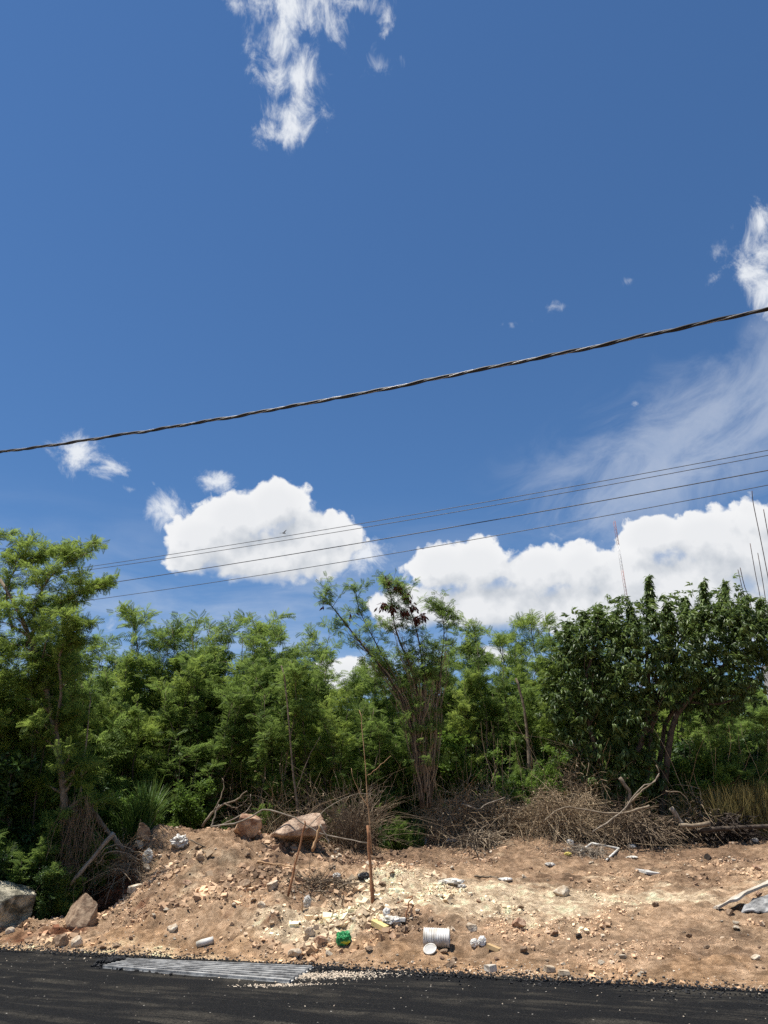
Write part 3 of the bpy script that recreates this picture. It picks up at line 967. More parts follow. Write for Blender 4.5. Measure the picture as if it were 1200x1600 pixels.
FRONT = [
    (0, 112, 985, 19.5, 1.1, 'slim feathery tree just right of the tall roadside tree'),
    (3, 150, 962, 22.5, 2.0, 'feathery tree with a lone sprig poking up over pale cloud', ),
    (1, 215, 966, 22.0, 0.3, 'feathery tree second from the spiky-topped one, above the grass tuft'),
    (4, 284, 938, 22.5, 4.0, 'feathery tree with the tall thin sprig, above the dirt mound crest'),
    (5, 338, 962, 22.0, 5.0, 'full lime-green tree above the leaning dead branches'),
    (2, 396, 968, 23.0, 2.6, 'round-topped feathery tree above the pale boulder with the dark hollow'),
    (0, 466, 960, 22.0, 0.9, 'feathery tree left of the leaning vine-wrapped tree, sprigs on the sky'),
    (3, 430, 1010, 20.3, 3.9, 'yellow-green feathery tree in front, left of the tall stake'),
    (1, 560, 1085, 20.6, 1.7, 'low feathery tree beneath the leaning trunk'),
    (5, 742, 1012, 22.5, 0.2, 'feathery tree right of the vine-wrapped tree, above the dry brush heap'),
    (2, 772, 962, 24.0, 3.2, 'thin-topped tree whose bare shoot hooks left against the cloud'),
    (4, 826, 968, 23.5, 5.5, 'bright green tree with a pale bare stem left of the dark glossy tree'),
    (3, 872, 948, 25.0, 1.2, 'feathery tree rising beside the glossy tree near the radio mast'),
    (0, 925, 944, 26.0, 2.2, 'feathery tree behind the glossy tree, just left of the radio mast'),
    (4, 1180, 1110, 21.5, 0.7, 'low yellow-green bush tree at the right edge under the glossy tree'),
    (1, 1110, 1105, 22.5, 4.4, 'low feathery tree seen under the glossy tree crown'),
]
FRONT += [
    (2, 250, 1000, 20.8, 2.2, 'shorter lime-tinted tree between the two tallest sprigs, over the mound'), (5, 180, 1030, 20.6, 4.7, 'shorter feathery tree above the grass clump'),
    (0, 368, 1030, 20.9, 1.3, 'shorter feathery tree over the forked dead branch'), (2, 500, 1035, 20.4, 3.3, 'yellow-green tree just left of the leaning trunk'),
    (1, 315, 948, 22.8, 0.9, 'feathery tree between the tall thin sprig and the full lime-green tree'), (3, 432, 962, 23.0, 5.2, 'feathery tree left of the leaning tree, third back from the mound'), (4, 372, 955, 23.4, 1.9, 'lime-tinted tree rising behind the forked dead branch'), (0, 250, 952, 23.2, 3.0, 'feathery tree filling the skyline left of the tall thin sprig'),
    (5, 655, 985, 22.4, 2.4, 'feathery tree directly behind the brown seed pods'),
    (3, 605, 1110, 21.3, 0.4, 'low feathery tree close behind the vine-wrapped trunk'), (4, 700, 1035, 21.6, 2.9, 'lime feathery tree close right of the vine-wrapped trunk'),
    (0, 795, 1020, 21.8, 5.1, 'feathery tree behind the slender pale trunk'), (2, 850, 1010, 22.0, 0.8, 'yellow-green tree touching the left side of the glossy tree'),
    (1, 316, 1060, 20.6, 3.7, 'low feathery tree right behind the mound crest'), (3, 532, 1000, 22.6, 4.4, 'feathery tree seen through the fork of the leaning tree')]
for f in FRONT:
    place_feathery(f[0], f[1], f[2], f[3], f[4], f[5], wide=1.05 if f[2] < 1050 else 1.5)
r = np.random.default_rng(77)
for i, px in enumerate(np.linspace(-60, 1260, 17)):
    place_feathery(int(r.integers(0, 6)), px + r.uniform(-20, 20), 1010 + r.uniform(-22, 40) + (25 if px < 900 else 0), 26.0 + r.uniform(-1, 1.5), r.uniform(0, 6), 'feathery green tree in the second row of the thicket', 'second row thicket trees', 1.25)
for i, px in enumerate(np.linspace(-80, 1280, 15)):
    place_feathery(int(r.integers(0, 6)), px + r.uniform(-25, 25), 1045 + r.uniform(-25, 35), 31.5 + r.uniform(-1.5, 2), r.uniform(0, 6), 'feathery green tree far back in the thicket', 'rear thicket trees', 1.5)

# ---- shrubs and saplings filling the underwood: four shapes, copied
SHR = []
for kx in range(5):
    r = np.random.default_rng(200 + kx)
    H = 2.2
    st, rr = stems_up(r, 7, H, 1.0, 0.022, K=7, lean=0.42, base=0.22)
    B, Br = sprout(r, st, rr, 60, 0.1, 1.0, (0.35, 0.8), up=0.5, tang=0.6, droop=0.2, K=5)
    wood = merge([tubes(st, rr, 5), tubes(B, Br, 3, False)])
    if kx < 2:
        cr = merge([fronds_on(r, B, 1700, (.13, .24)), fronds_on(r, st, 300, (.13, .24))])
        mt = M['leaf_feather']
    else:
        cr = merge([fronds_on(r, B, 1300, (.13, .24), BROAD), fronds_on(r, st, 260, (.13, .24), BROAD)])
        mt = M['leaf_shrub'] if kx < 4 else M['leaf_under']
    SHR.append((build_mesh('stems', wood[0], wood[1], M['bark_dark'], smooth=True, tint=wood[2]), build_mesh('crown', cr[0], cr[1], mt, tint=cr[2]), float(cr[0][:, 2].max())))


def place_shrub(kx, px, pyb, Y, h, rot, label, group=None, wide=1.0, name='leafy_shrub'):
    p = at(px, 1300, Y)
    g = gz(p[0], Y)
    sc_ = h / SHR[kx][2]
    root = empty(name, (p[0], Y, g - 0.04), label, 'shrub', group)
    root.rotation_euler = (0, 0, rot)
    root.scale = (sc_ * wide, sc_ * wide, sc_)
    link('stems', SHR[kx][0], root)
    link('crown', SHR[kx][1], root)
    return root


r = np.random.default_rng(78)
for px, Y, h, kx, lb in ((215, 19.0, 1.5, 3, 'broad-leaved shrub behind the crest of the dirt mound'), (265, 19.6, 1.1, 1, 'low feathery sapling just behind the mound crest'),
                     (300, 20.0, 2.2, 2, 'broad-leaved shrub left of the leaning dead branches'), (175, 20.0, 2.6, 4, 'dark shrub behind the tall green grass clump'),
                     (840, 20.6, 2.2, 3, 'dark leafy shrub left of the glossy tree, above the brush heap'), (1085, 21.0, 2.6, 2, 'pale-leaved shrub under the arched bough of the glossy tree'),
                     (640, 21.0, 1.2, 3, 'low green shrub at the foot of the vine-wrapped tree'), (1160, 20.8, 1.8, 0, 'feathery bush above the dry grass at the right edge'),
                     (1120, 21.8, 2.4, 3, 'broad-leaved shrub between the glossy tree and the right edge')):
    place_shrub(kx, px, 1300, Y, h, r.uniform(0, 6), lb)
MARKS = ['behind the green grass clump', 'right of the green grass clump', 'behind the grey plastic bag on the mound', 'above the middle of the mound crest', 'behind the forked dead branch',
         'right of the forked dead branch', 'behind the pale brown boulder', 'behind the dark-hollowed boulder', 'right of the dark-hollowed boulder', 'behind the thin leaning stake', 'left of the tall bare stem',
         'right of the tall bare stem', 'left of the vine-wrapped trunk', 'right of the vine-wrapped trunk', 'behind the humped dry heap', 'behind the low wide dry heap', 'left of the slender pale trunk',
         'directly under the arched bough', 'right of the glossy tree trunk', 'behind the dark mound', 'left of the yellowing grass', 'behind the yellowing grass']
for px, mk in zip(list(np.linspace(170, 900, 17)) + [1075, 1105, 1140, 1170, 1205], MARKS):
    kx_ = int(r.choice([0, 1, 0, 2]))
    place_shrub(kx_, px + r.uniform(-8, 8), 1300, 21.2 + r.uniform(-.4, .3) - (.5 if px > 1000 else 0), r.uniform(1.3, 2.9), r.uniform(0, 6), ('broad-leaved' if kx_ == 2 else 'feathery') + ' sapling bush at the thicket foot, ' + mk, None, 1.1)
for px in np.linspace(-40, 1240, 30):
    place_shrub(int(r.integers(0, 5)), px + r.uniform(-15, 15), 1300, 22.6 + r.uniform(-1.0, 1.2), r.uniform(1.6, 3.2), r.uniform(0, 6), 'leafy green underwood shrub between the thicket stems', 'underwood shrubs', 1.3)
for px in np.linspace(-60, 1260, 18):
    place_shrub(int(r.integers(0, 5)), px + r.uniform(-15, 15), 1300, 26.5 + r.uniform(-1.5, 1.5), r.uniform(2.4, 4.2), r.uniform(0, 6), 'tall leafy shrub deep inside the thicket', 'deep thicket shrubs', 1.5)

# far green mass beyond the individually visible trees
r = np.random.default_rng(79)
N = 26000
X = r.uniform(-40, 40, N)
Y = r.uniform(36, 44, N)
top = 6.2 + 1.8 * fbm(X, Y * 0, 0.35, 3, 120)
Z = 1.2 + top * r.uniform(0, 1, N) ** 0.8
V, Fs, T = scatter(*FROND_LITE, np.stack([X, Y, Z], 1), r.normal(size=(N, 3)) * np.array([1, 1, .3]), np.array([0, 0, 1]) + r.normal(size=(N, 3)) * .4, r.uniform(.6, 1.1, N), r.uniform(0, 1, N))
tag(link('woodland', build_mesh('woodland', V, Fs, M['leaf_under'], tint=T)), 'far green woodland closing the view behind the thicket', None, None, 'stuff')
# ================================================================ hero trees
def pl(pts, Y, K=10, dy=0.0):
    """polyline through photo pixels at distance Y (dy: drift in depth to the far end)"""
    n = len(pts)
    return resample([at(x, y, Y + dy * i / (n - 1)) for i, (x, y) in enumerate(pts)], K)


def rt(r0, r1, K=10):
    return np.linspace(r0, r1, K)


# ---- tall tree at the left, leaning in over the roadside
r = np.random.default_rng(301)
S = np.array([pl([(108, 1372), (100, 1240), (86, 1140), (62, 1040), (34, 965), (0, 905)], 16.4),
              pl([(20, 1395), (12, 1260), (-4, 1110), (-24, 1000), (-40, 900)], 16.8),
              pl([(62, 1040), (52, 985), (62, 930), (92, 888), (146, 860)], 16.4, dy=-.4),
              pl([(40, 1010), (62, 972), (100, 940), (128, 925), (152, 916)], 16.5, dy=.5),
              pl([(-4, 1110), (-30, 960), (-34, 870), (-8, 842), (22, 833)], 16.9),
              pl([(20, 985), (10, 930), (22, 892), (50, 872), (84, 862)], 16.6, dy=.5),
              pl([(86, 1140), (96, 1080), (92, 1030), (108, 992), (120, 975)], 16.3, dy=-.6)])
Rd = np.array([rt(.085, .03), rt(.08, .03), rt(.035, .008), rt(.035, .008), rt(.04, .006), rt(.03, .008), rt(.035, .01)])
B, Br = sprout(r, S[[0, 1, 2, 3, 5, 6]], Rd[[0, 1, 2, 3, 5, 6]], 95, .25, 1, (.35, .9), up=.6, tang=.8, droop=.2)
W, Wr = sprout(r, B, Br, 210, .2, 1, (.3, .7), up=.3, droop=.3, K=4)
B2, Br2 = sprout(r, S[:2], Rd[:2], 60, .12, .8, (.5, 1.2), up=.5, droop=.3)
W2, _ = sprout(r, B2, Br2, 180, .2, 1, (.3, .8), up=.2, droop=.3, K=4)
wood = merge([tubes(S, Rd, 7), tubes(B, Br, 4), tubes(B2, Br2, 4), tubes(W, np.maximum(Wr, .004), 3, False)])
cr = merge([fronds_on(r, W, 3300, (.12, .22)), fronds_on(r, B, 1100, (.12, .22)), fronds_on(r, W2, 3000, (.12, .22)), fronds_on(r, B2, 1000, (.12, .22)), fronds_on(r, S[2:], 320, (.15, .26), None, .35, .3), fronds_on(r, S[4:5], 24, (.12, .2), None, .6, .3)])
root = empty('feathery_tree', (0, 0, 0), 'tall arching feathery tree at the left edge reaching over the roadside boulder', 'tree')
link('trunk', build_mesh('trunk', wood[0], wood[1], M['bark'], smooth=True), root)
link('crown', build_mesh('crown', cr[0], cr[1], M['leaf_lime'], tint=cr[2]), root)


def rebase(root):
    """move an Empty to the base of what it parents"""
    lo = np.array([1e9] * 3)
    cxy = []
    for ch in root.children:
        co = np.empty(len(ch.data.vertices) * 3)
        ch.data.vertices.foreach_get('co', co)
        co = co.reshape(-1, 3)
        lo = np.minimum(lo, co.min(0))
        cxy.append(co[co[:, 2] < co[:, 2].min() + .3].mean(0))
    base = Vector((float(cxy[0][0]), float(cxy[0][1]), float(lo[2])))
    root.location = base
    for ch in root.children:
        ch.data.transform(Matrix.Translation(-base))


def centre(o):
    """put a single-mesh thing's origin at its base"""
    co = np.empty(len(o.data.vertices) * 3)
    o.data.vertices.foreach_get('co', co)
    co = co.reshape(-1, 3)
    b_ = Vector((float(co[:, 0].mean()), float(co[:, 1].mean()), float(co[:, 2].min())))
    o.data.transform(Matrix.Translation(-b_))
    o.location = b_
    return o


rebase(root)
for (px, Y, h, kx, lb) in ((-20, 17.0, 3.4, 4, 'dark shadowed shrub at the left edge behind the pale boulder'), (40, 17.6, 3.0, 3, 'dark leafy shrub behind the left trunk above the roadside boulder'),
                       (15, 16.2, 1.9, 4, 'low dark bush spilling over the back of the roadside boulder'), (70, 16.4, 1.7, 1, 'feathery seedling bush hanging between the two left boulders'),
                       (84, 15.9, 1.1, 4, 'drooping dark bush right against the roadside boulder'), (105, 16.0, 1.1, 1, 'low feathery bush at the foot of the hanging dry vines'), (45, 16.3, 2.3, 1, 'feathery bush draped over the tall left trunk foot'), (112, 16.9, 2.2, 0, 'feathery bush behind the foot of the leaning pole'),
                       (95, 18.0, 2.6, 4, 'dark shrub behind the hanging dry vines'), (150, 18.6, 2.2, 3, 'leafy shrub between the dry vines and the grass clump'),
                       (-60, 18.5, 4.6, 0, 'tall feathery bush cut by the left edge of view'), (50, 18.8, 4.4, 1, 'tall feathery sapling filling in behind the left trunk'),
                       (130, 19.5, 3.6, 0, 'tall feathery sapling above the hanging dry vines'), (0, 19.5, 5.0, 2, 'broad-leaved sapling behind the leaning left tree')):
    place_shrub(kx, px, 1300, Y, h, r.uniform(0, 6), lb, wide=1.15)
for (kx, px, py, Y, lb) in ((0, 20, 985, 18.6, 'lime-tinted feathery tree right behind the tall left tree'), (2, 62, 968, 18.2, 'bright feathery tree crowding the left tree on its right side'), (4, -45, 930, 19.0, 'feathery tree mostly outside the left edge'),
                             (2, 30, 1010, 16.9, 'lime feathery tree filling the space in front of the tall left trunk'), (4, 88, 1050, 17.1, 'lime feathery tree hanging over the dry vines'), (2, -22, 1000, 16.7, 'lime feathery tree cut by the left edge, lowest of the left group'), (4, 130, 1020, 18.6, 'upright lime tree right of the hanging dry vines')):
    place_feathery(kx, px, py, Y, r.uniform(0, 6), lb)


# ---- leaning tree wrapped in dry vines, with brown seed pods at its top
r = np.random.default_rng(302)
Yh = 19.6
S = np.array([pl([(660, 1262), (650, 1180), (636, 1110), (602, 1052), (560, 1000), (522, 952), (504, 930)], Yh, 14),
              pl([(662, 1262), (656, 1180), (644, 1110), (618, 1062), (590, 1010), (562, 955), (556, 925)], Yh, 14, .3),
              pl([(658, 1262), (654, 1180), (655, 1100), (640, 1040), (618, 985), (612, 940), (604, 908)], Yh, 14, -.2),
              pl([(668, 1262), (668, 1180), (662, 1110), (660, 1040), (652, 990), (640, 950), (622, 915)], Yh, 14, .2),
              pl([(672, 1262), (676, 1180), (682, 1100), (690, 1030), (694, 985), (690, 960), (688, 952)], Yh, 14, .4)])
Rd = np.array([rt(.05, .010, 14), rt(.035, .008, 14), rt(.045, .007, 14), rt(.04, .007, 14), rt(.028, .005, 14)])
B, Br = sprout(r, S, Rd, 80, .38, 1, (.3, .8), up=.6, tang=.8, droop=.15)
W, Wr = sprout(r, B, Br, 260, .2, 1, (.2, .6), up=.4, droop=.2, K=4)
wood = merge([tubes(S, Rd, 7), tubes(B, Br, 4), tubes(W, np.maximum(Wr, .004), 3, False)])
B3, Br3 = sprout(r, S, Rd, 80, .10, .6, (.25, .8), up=.3, droop=.3)
cr = merge([fronds_on(r, W, 1700, (.11, .19)), fronds_on(r, B3, 1300, (.11, .20)), fronds_on(r, B, 600, (.11, .19)), fronds_on(r, S[:, -5:], 170, (.13, .22), None, .1, .4)])
root = empty('leaning_tree', (0, 0, 0), 'leaning tree wrapped in dry vines with dark seed pods at its top', 'tree')
link('trunk', build_mesh('trunk', wood[0], wood[1], M['bark_dark'], smooth=True), root)
link('crown', build_mesh('crown', cr[0], cr[1], M['leaf_feather'], tint=cr[2]), root)
# dry vines sheathing the lower trunk
n = 240
i = r.integers(0, 5, n)
t0 = r.uniform(0, .42, n)
ln = r.uniform(.10, .34, n)
K = 7
Q = np.empty((n, K, 3))
for q_ in range(n):
    tt = np.clip(t0[q_] + ln[q_] * np.linspace(0, 1, K), 0, .72) * 13
    j = np.minimum(tt.astype(int), 12)
    w = (tt - j)[:, None]
    Q[q_] = S[i[q_]][j] * (1 - w) + S[i[q_]][j + 1] * w
ang = r.uniform(0, 6.28, n)
off = np.stack([np.cos(ang), np.sin(ang), np.zeros(n)], 1) * (r.uniform(.01, .14, n) * (1.25 - t0 * 1.6))[:, None]
Q += off[:, None] + np.cumsum(r.normal(size=(n, K, 3)) * .045, 1)
V, Fs, T = tubes(Q, np.linspace(.010, .004, K)[None] * r.uniform(.6, 1.4, n)[:, None], 3, False, r.uniform(0, 1, n))
link('dry_vines', build_mesh('dry_vines', V, Fs, M['dry_brown'], tint=T), root)
# pods
PODV = np.array([[0, 0, 0], [.5, .17, .03], [1, 0, 0], [.5, -.17, .03], [.5, 0, -.05]])
PODF = np.array([[0, 1, 2, 3], [0, 4, 2, 1], [0, 3, 2, 4]])
tips = [(604, 908), (621, 918), (636, 930), (612, 950), (632, 955), (645, 948), (652, 968), (598, 945), (625, 972), (660, 962), (548, 962), (506, 942)]
for (x, y) in tips:
    pp, dd, sz = [], [], []
    c0 = at(x, y, Yh - .25 + r.uniform(-.2, .2))
    for _ in range(30 if y < 970 and x > 590 else 4):
        pp.append(c0 + r.normal(size=3) * .055)
        dd.append(unit(r.normal(size=3) * .55 + np.array([0, 0, -1])))
        sz.append(r.uniform(.13, .20))
    V, Fs, T = scatter(PODV, PODF, np.array(pp), np.array(dd), r.normal(size=(len(pp), 3)), np.array(sz))
    link('seed_pods', build_mesh('seed_pods', V, Fs, M['pod']), root)
rebase(root)


# ---- dark glossy-leaved tree on the right
r = np.random.default_rng(303)
Ym = 20.6
S = np.array([pl([(982, 1285), (968, 1240), (982, 1200), (1006, 1150), (1014, 1080), (1010, 1010)], Ym, 12),
              pl([(1034, 1285), (1040, 1210), (1052, 1130), (1074, 1096), (1108, 1060), (1150, 1022)], Ym, 12, -.3),
              pl([(1004, 1285), (1012, 1190), (1022, 1110), (1040, 1050), (1070, 990)], Ym, 12, .5),
              pl([(970, 1285), (940, 1200), (920, 1130), (914, 1070), (930, 1010)], Ym, 12, -.4),
              pl([(1012, 1290), (1030, 1200), (1044, 1120), (1100, 1070), (1170, 1025), (1250, 990)], Ym + .2, 12, .6),
              pl([(1075, 1097), (1120, 1100), (1150, 1090), (1185, 1060)], Ym, 12, -.5)])
Rd = np.array([rt(.13, .04, 12), rt(.11, .03, 12), rt(.10, .03, 12), rt(.09, .03, 12), rt(.08, .03, 12), rt(.04, .02, 12)])
BL = [(935, 1010, 62, 52, 1.0), (1000, 985, 66, 52, 1.1), (1062, 1000, 68, 58, 1.2), (1122, 985, 66, 60, 1.2), (1185, 982, 66, 46, 1.2), (1255, 985, 80, 44, 1.3),
      (902, 1062, 44, 60, .8), (950, 1085, 62, 62, 1.0), (925, 1140, 42, 50, .7), (978, 1140, 44, 62, .8), (1040, 1065, 56, 46, 1.0), (1112, 1055, 60, 46, 1.1), (1146, 1060, 40, 36, 1.0), (955, 1190, 40, 46, .6), (985, 1210, 34, 44, .5), (935, 1215, 26, 34, .4), (888, 1100, 34, 50, .6), (905, 1010, 34, 44, .7),
      (1000, 1040, 80, 60, 1.3), (1010, 1215, 24, 34, .4), (1128, 1092, 42, 22, .8), (1200, 1000, 60, 36, 1.0)]
pos_, dr_ = [], []
for (x, y, rx, ry, dep) in BL:
    c0 = at(x, y, Ym)
    mx_, mz_ = rx * Ym * 1.04 / 1153, ry * Ym * 1.04 / 1153
    n = int(52 * (mx_ * mz_ * 4 + 1.2 * dep))
    v_ = rnd_dirs(r, n)
    rr_ = r.uniform(.55, 1.06, n) ** .6
    bump_ = 1 + .42 * np.sin(v_[:, 0] * 7 + x) * np.cos(v_[:, 2] * 6 + y)
    pos_.append(c0 + v_ * (rr_ * bump_)[:, None] * np.array([mx_, dep, mz_]))
    dr_.append(v_ * .9 + r.normal(size=(n, 3)) * .45 + np.array([0, 0, .15]))
pos_, dr_ = np.concatenate(pos_), np.concatenate(dr_)
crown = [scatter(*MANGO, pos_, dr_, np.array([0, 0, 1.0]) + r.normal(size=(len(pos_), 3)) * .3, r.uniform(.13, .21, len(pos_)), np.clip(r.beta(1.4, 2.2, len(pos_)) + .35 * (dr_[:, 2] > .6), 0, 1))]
shoots = []
for (x, yt, yb, dY) in ((1015, 897, 985, -.3), (1071, 930, 990, .2), (1100, 901, 985, -.2), (1134, 905, 975, .3), (1044, 938, 990, -.4), (1166, 926, 980, 0), (1190, 932, 990, -.3), (962, 950, 1000, .2), (890, 968, 1020, .1), (912, 952, 1000, -.3), (936, 948, 995, .2), (985, 945, 990, .1), (1120, 940, 985, .5), (1085, 950, 1000, -.5), (1152, 945, 990, .4)):
    shoots.append(pl([(x + 6, yb), (x + r.uniform(-3, 3), (yt + yb) / 2), (x - 1, yt + 3)], Ym + dY, 8))
shoots = np.array(shoots)
n = 16 * 75
i = r.integers(0, len(shoots), n)
f = r.uniform(0.05, 1, n) * 7
j = np.minimum(f.astype(int), 6)
w = (f - j)[:, None]
p_ = shoots[i, j] * (1 - w) + shoots[i, j + 1] * w
az = r.uniform(0, 6.28, n)
d_ = np.stack([np.cos(az), np.sin(az), r.uniform(-.3, .5, n)], 1)
crown.append(scatter(*MANGO, p_, d_, np.array([0, 0, 1.0]) + r.normal(size=(n, 3)) * .2, r.uniform(.16, .25, n) * (1.3 - .55 * f / 7), r.uniform(.35, 1.0, n)))
B, Br = sprout(r, S, Rd, 60, .4, 1, (.5, 1.5), up=.5, tang=.7, rk=.35)
wood = merge([tubes(S, Rd, 8), tubes(B, Br, 5), tubes(shoots, np.linspace(.012, .004, 8), 4)])
cr = merge(crown)
root = empty('glossy_leaved_tree', (0, 0, 0), 'large dense tree with dark glossy drooping leaves and upright top shoots', 'tree')
link('trunk', build_mesh('trunk', wood[0], wood[1], M['bark_dark'], smooth=True), root)
link('crown', build_mesh('crown', cr[0], cr[1], M['leaf_glossy'], tint=cr[2]), root)
rebase(root)


# ================================================================ brush, grass, sticks
def strands(rng, P0, D0, L, K=6, curl=.5, sag=.4, wob=.05):
    n = len(P0)
    u = np.linspace(0, 1, K)
    side = unit(np.cross(D0, rng.normal(size=(n, 3))))
    c = rng.normal(size=n) * curl
    Q = P0[:, None] + D0[:, None] * (L[:, None] * u)[..., None] + side[:, None] * ((c * L)[:, None] * u ** 2)[..., None]
    Q[..., 2] -= (sag * L)[:, None] * u ** 2
    wv = rng.normal(size=(n, K, 3)) * wob
    wv[:, 0] = 0
    return Q + np.cumsum(wv, 1) * L[:, None, None] * .5


def brush(name, label, cat, px, pyb, Y, rx, ry, h, n, mat, seed, Ls=(.3, .9), rad_=(.003, .009), curl=.5, flat=.5, upb=0.1, group=None, lean=(0, 0, 0)):
    """a tangle of thin dead stems heaped on the ground, rx by ry wide and h high"""
    g_ = np.random.default_rng(seed)
    c0 = at(px, pyb, Y)
    c0[2] = gz(c0[0], Y)
    v_ = rnd_dirs(g_, n)
    v_[:, 2] = np.abs(v_[:, 2])
    rr_ = g_.uniform(.1, 1.0, n) ** .5
    lump = 1 + .35 * np.sin(v_[:, 0] * 5 + seed) * np.cos(v_[:, 2] * 4 + seed * 1.7)
    P = c0 + v_ * (rr_ * lump)[:, None] * np.array([rx, ry, h])
    D0 = g_.normal(size=(n, 3))
    D0[:, 2] = D0[:, 2] * flat + upb
    D0 = unit(D0 + np.array(lean))
    L = g_.uniform(*Ls, n)
    Q = strands(g_, P, D0, L, 6, curl, .35)
    gq = ground_z(Q[..., 0], Q[..., 1])
    Q[..., 2] = np.maximum(Q[..., 2], gq + .005)
    th_ = g_.uniform(*rad_, n) * np.where(g_.random(n) < .06, 2.2, 1.0)
    tb = tubes(Q, np.linspace(1, .4, 6)[None] * th_[:, None], 3, False, g_.beta(1.2, 2.2, n))
    nl = int(n * 1.6)
    pi, pj = g_.integers(0, n, nl), g_.integers(0, 6, nl)
    LV = np.array([[0, 0, 0], [.5, .3, .12], [1, 0, -.1], [.5, -.3, .12]])
    lf = scatter(LV, np.array([[0, 1, 2, 3]]), Q[pi, pj], g_.normal(size=(nl, 3)), g_.normal(size=(nl, 3)), g_.uniform(.02, .07, nl), g_.uniform(0, 1, nl))
    V, Fs, T = merge([tb, lf])
    o = link(name, build_mesh(name, V, Fs, mat, tint=T))
    tag(o, label, cat, group)
    return centre(o)


for (px, Y, h, kx, lb) in ((350, 19.7, .9, 0, 'low feathery bush behind the pale brown boulder'), (430, 19.9, 1.2, 1, 'low feathery bush rising behind the dark-hollowed boulder'), (520, 19.6, 1.0, 0, 'low feathery bush among the grey dead stems'),
                       (625, 19.4, .9, 1, 'low feathery bush left of the humped dry heap'), (740, 21.0, 1.7, 0, 'feathery bush looking over the low wide dry heap'), (835, 20.9, 1.9, 1, 'feathery bush between the low dry heap and the glossy tree')):
    place_shrub(kx, px, 1300, Y, h, r.uniform(0, 6), lb)
brush('brush_heap', 'humped heap of dry vines at the foot of the vine-wrapped tree', 'brush heap', 706, 1275, 20.0, .58, .5, 1.05, 2600, M['dry_twig'], 401, (.2, .8), (.002, .006), curl=.9)
brush('brush_heap', 'low wide heap of dry vines between the humped heap and the glossy tree', 'brush heap', 785, 1270, 20.1, 1.1, .5, .9, 3000, M['dry_twig'], 402, (.2, .7), (.002, .006), curl=.8)
brush('brush_heap', 'ragged brown brush heap leaning up against the glossy tree', 'brush heap', 885, 1298, 19.6, .8, .6, 1.05, 2600, M['dry_twig'], 403, (.2, .8), (.002, .007), curl=.9, upb=.2)
brush('brush_heap', 'tall thin dead stems standing left of the glossy tree', 'brush heap', 915, 1262, 20.6, .55, .5, 2.0, 700, M['dry_twig'], 404, (.5, 1.3), curl=.5, upb=.6)
brush('root_heap', 'tangle of bare roots and twigs under the glossy tree', 'brush heap', 1000, 1305, 19.5, .95, .5, .65, 1000, M['dry_brown'], 405, (.3, 1.0), (.004, .014), upb=.1)
brush('brush_heap', 'dry twig tangle right of the glossy trunk, below the arched bough', 'brush heap', 1085, 1275, 20.2, .9, .5, .9, 700, M['dry_twig'], 406, (.4, 1.1), upb=.4)
brush('brush_heap', 'dark brush mound beside the dry grass', 'brush heap', 1130, 1290, 19.7, .72, .5, .55, 900, M['dark_brown'], 407, (.2, .6), (.008, .022))
brush('dead_thicket', 'grey dead stems standing before the lime-green trees, left of the tall stake', 'dead thicket', 470, 1300, 19.4, 2.0, .7, .5, 420, M['dry_twig'], 408, (.8, 2.3), (.002, .005), curl=.35, upb=1.7)
brush('dead_thicket', 'brown dead stems bunched right beside the tall stake', 'dead thicket', 556, 1322, 18.7, .45, .4, .4, 420, M['dry_brown'], 409, (.8, 2.2), (.003, .006), curl=.3, upb=2.0)
brush('dead_thicket', 'thin dry stems among the trees above the pale boulder', 'dead thicket', 400, 1280, 20.4, 1.3, .6, 1.8, 500, M['dry_twig'], 410, (.5, 1.3), (.0025, .006), curl=.5, upb=.7)
brush('twig_litter', 'pile of twigs and roots lying before the humped dry heap', 'twig pile', 752, 1298, 19.0, .5, .35, .32, 200, M['dead_wood'], 411, (.3, .7), (.006, .014), upb=0)
brush('twig_litter', 'dry twigs raked against the pale plastic square', 'twig pile', 915, 1320, 18.3, .45, .25, .22, 160, M['dead_grey'], 412, (.2, .5), (.004, .009), upb=0)
brush('twig_litter', 'brown twigs fallen between the two thin stakes', 'twig pile', 500, 1392, 14.9, .75, .3, .16, 200, M['dry_brown'], 413, (.3, .9), (.004, .010), upb=0, flat=.2)
brush('brush_heap', 'dry stems trailing off the left edge of the mound', 'brush heap', 195, 1350, 17.0, .55, .4, .55, 350, M['dry_twig'], 414, (.4, 1.1), (.003, .008), upb=.3, curl=.7)
# hanging dry vines by the left trunk
g_ = np.random.default_rng(420)
n = 150
tx = g_.uniform(0, 1, n)
P = np.array([at(98 + 52 * a_ + g_.normal() * 5, 1225 + 40 * abs(a_ - .5) + g_.uniform(0, 70), 16.1 + g_.uniform(-.2, .35)) for a_ in tx])
Q = strands(g_, P, unit(np.array([0, 0, -1.0]) + g_.normal(size=(n, 3)) * .14), g_.uniform(.3, 1.5, n), 7, .16, 0, .08)
Q[..., 2] = np.maximum(Q[..., 2], ground_z(Q[..., 0], Q[..., 1]) + .01)
V, Fs, T = tubes(Q, np.linspace(1, .5, 7)[None] * g_.uniform(.003, .007, n)[:, None], 3, False, g_.uniform(0, .7, n))
tag(centre(link('hanging_vines', build_mesh('hanging_vines', V, Fs, M['dry_brown'], tint=T))), 'curtain of brown dry vines hanging beside the left leaning trunk', 'dry vines')


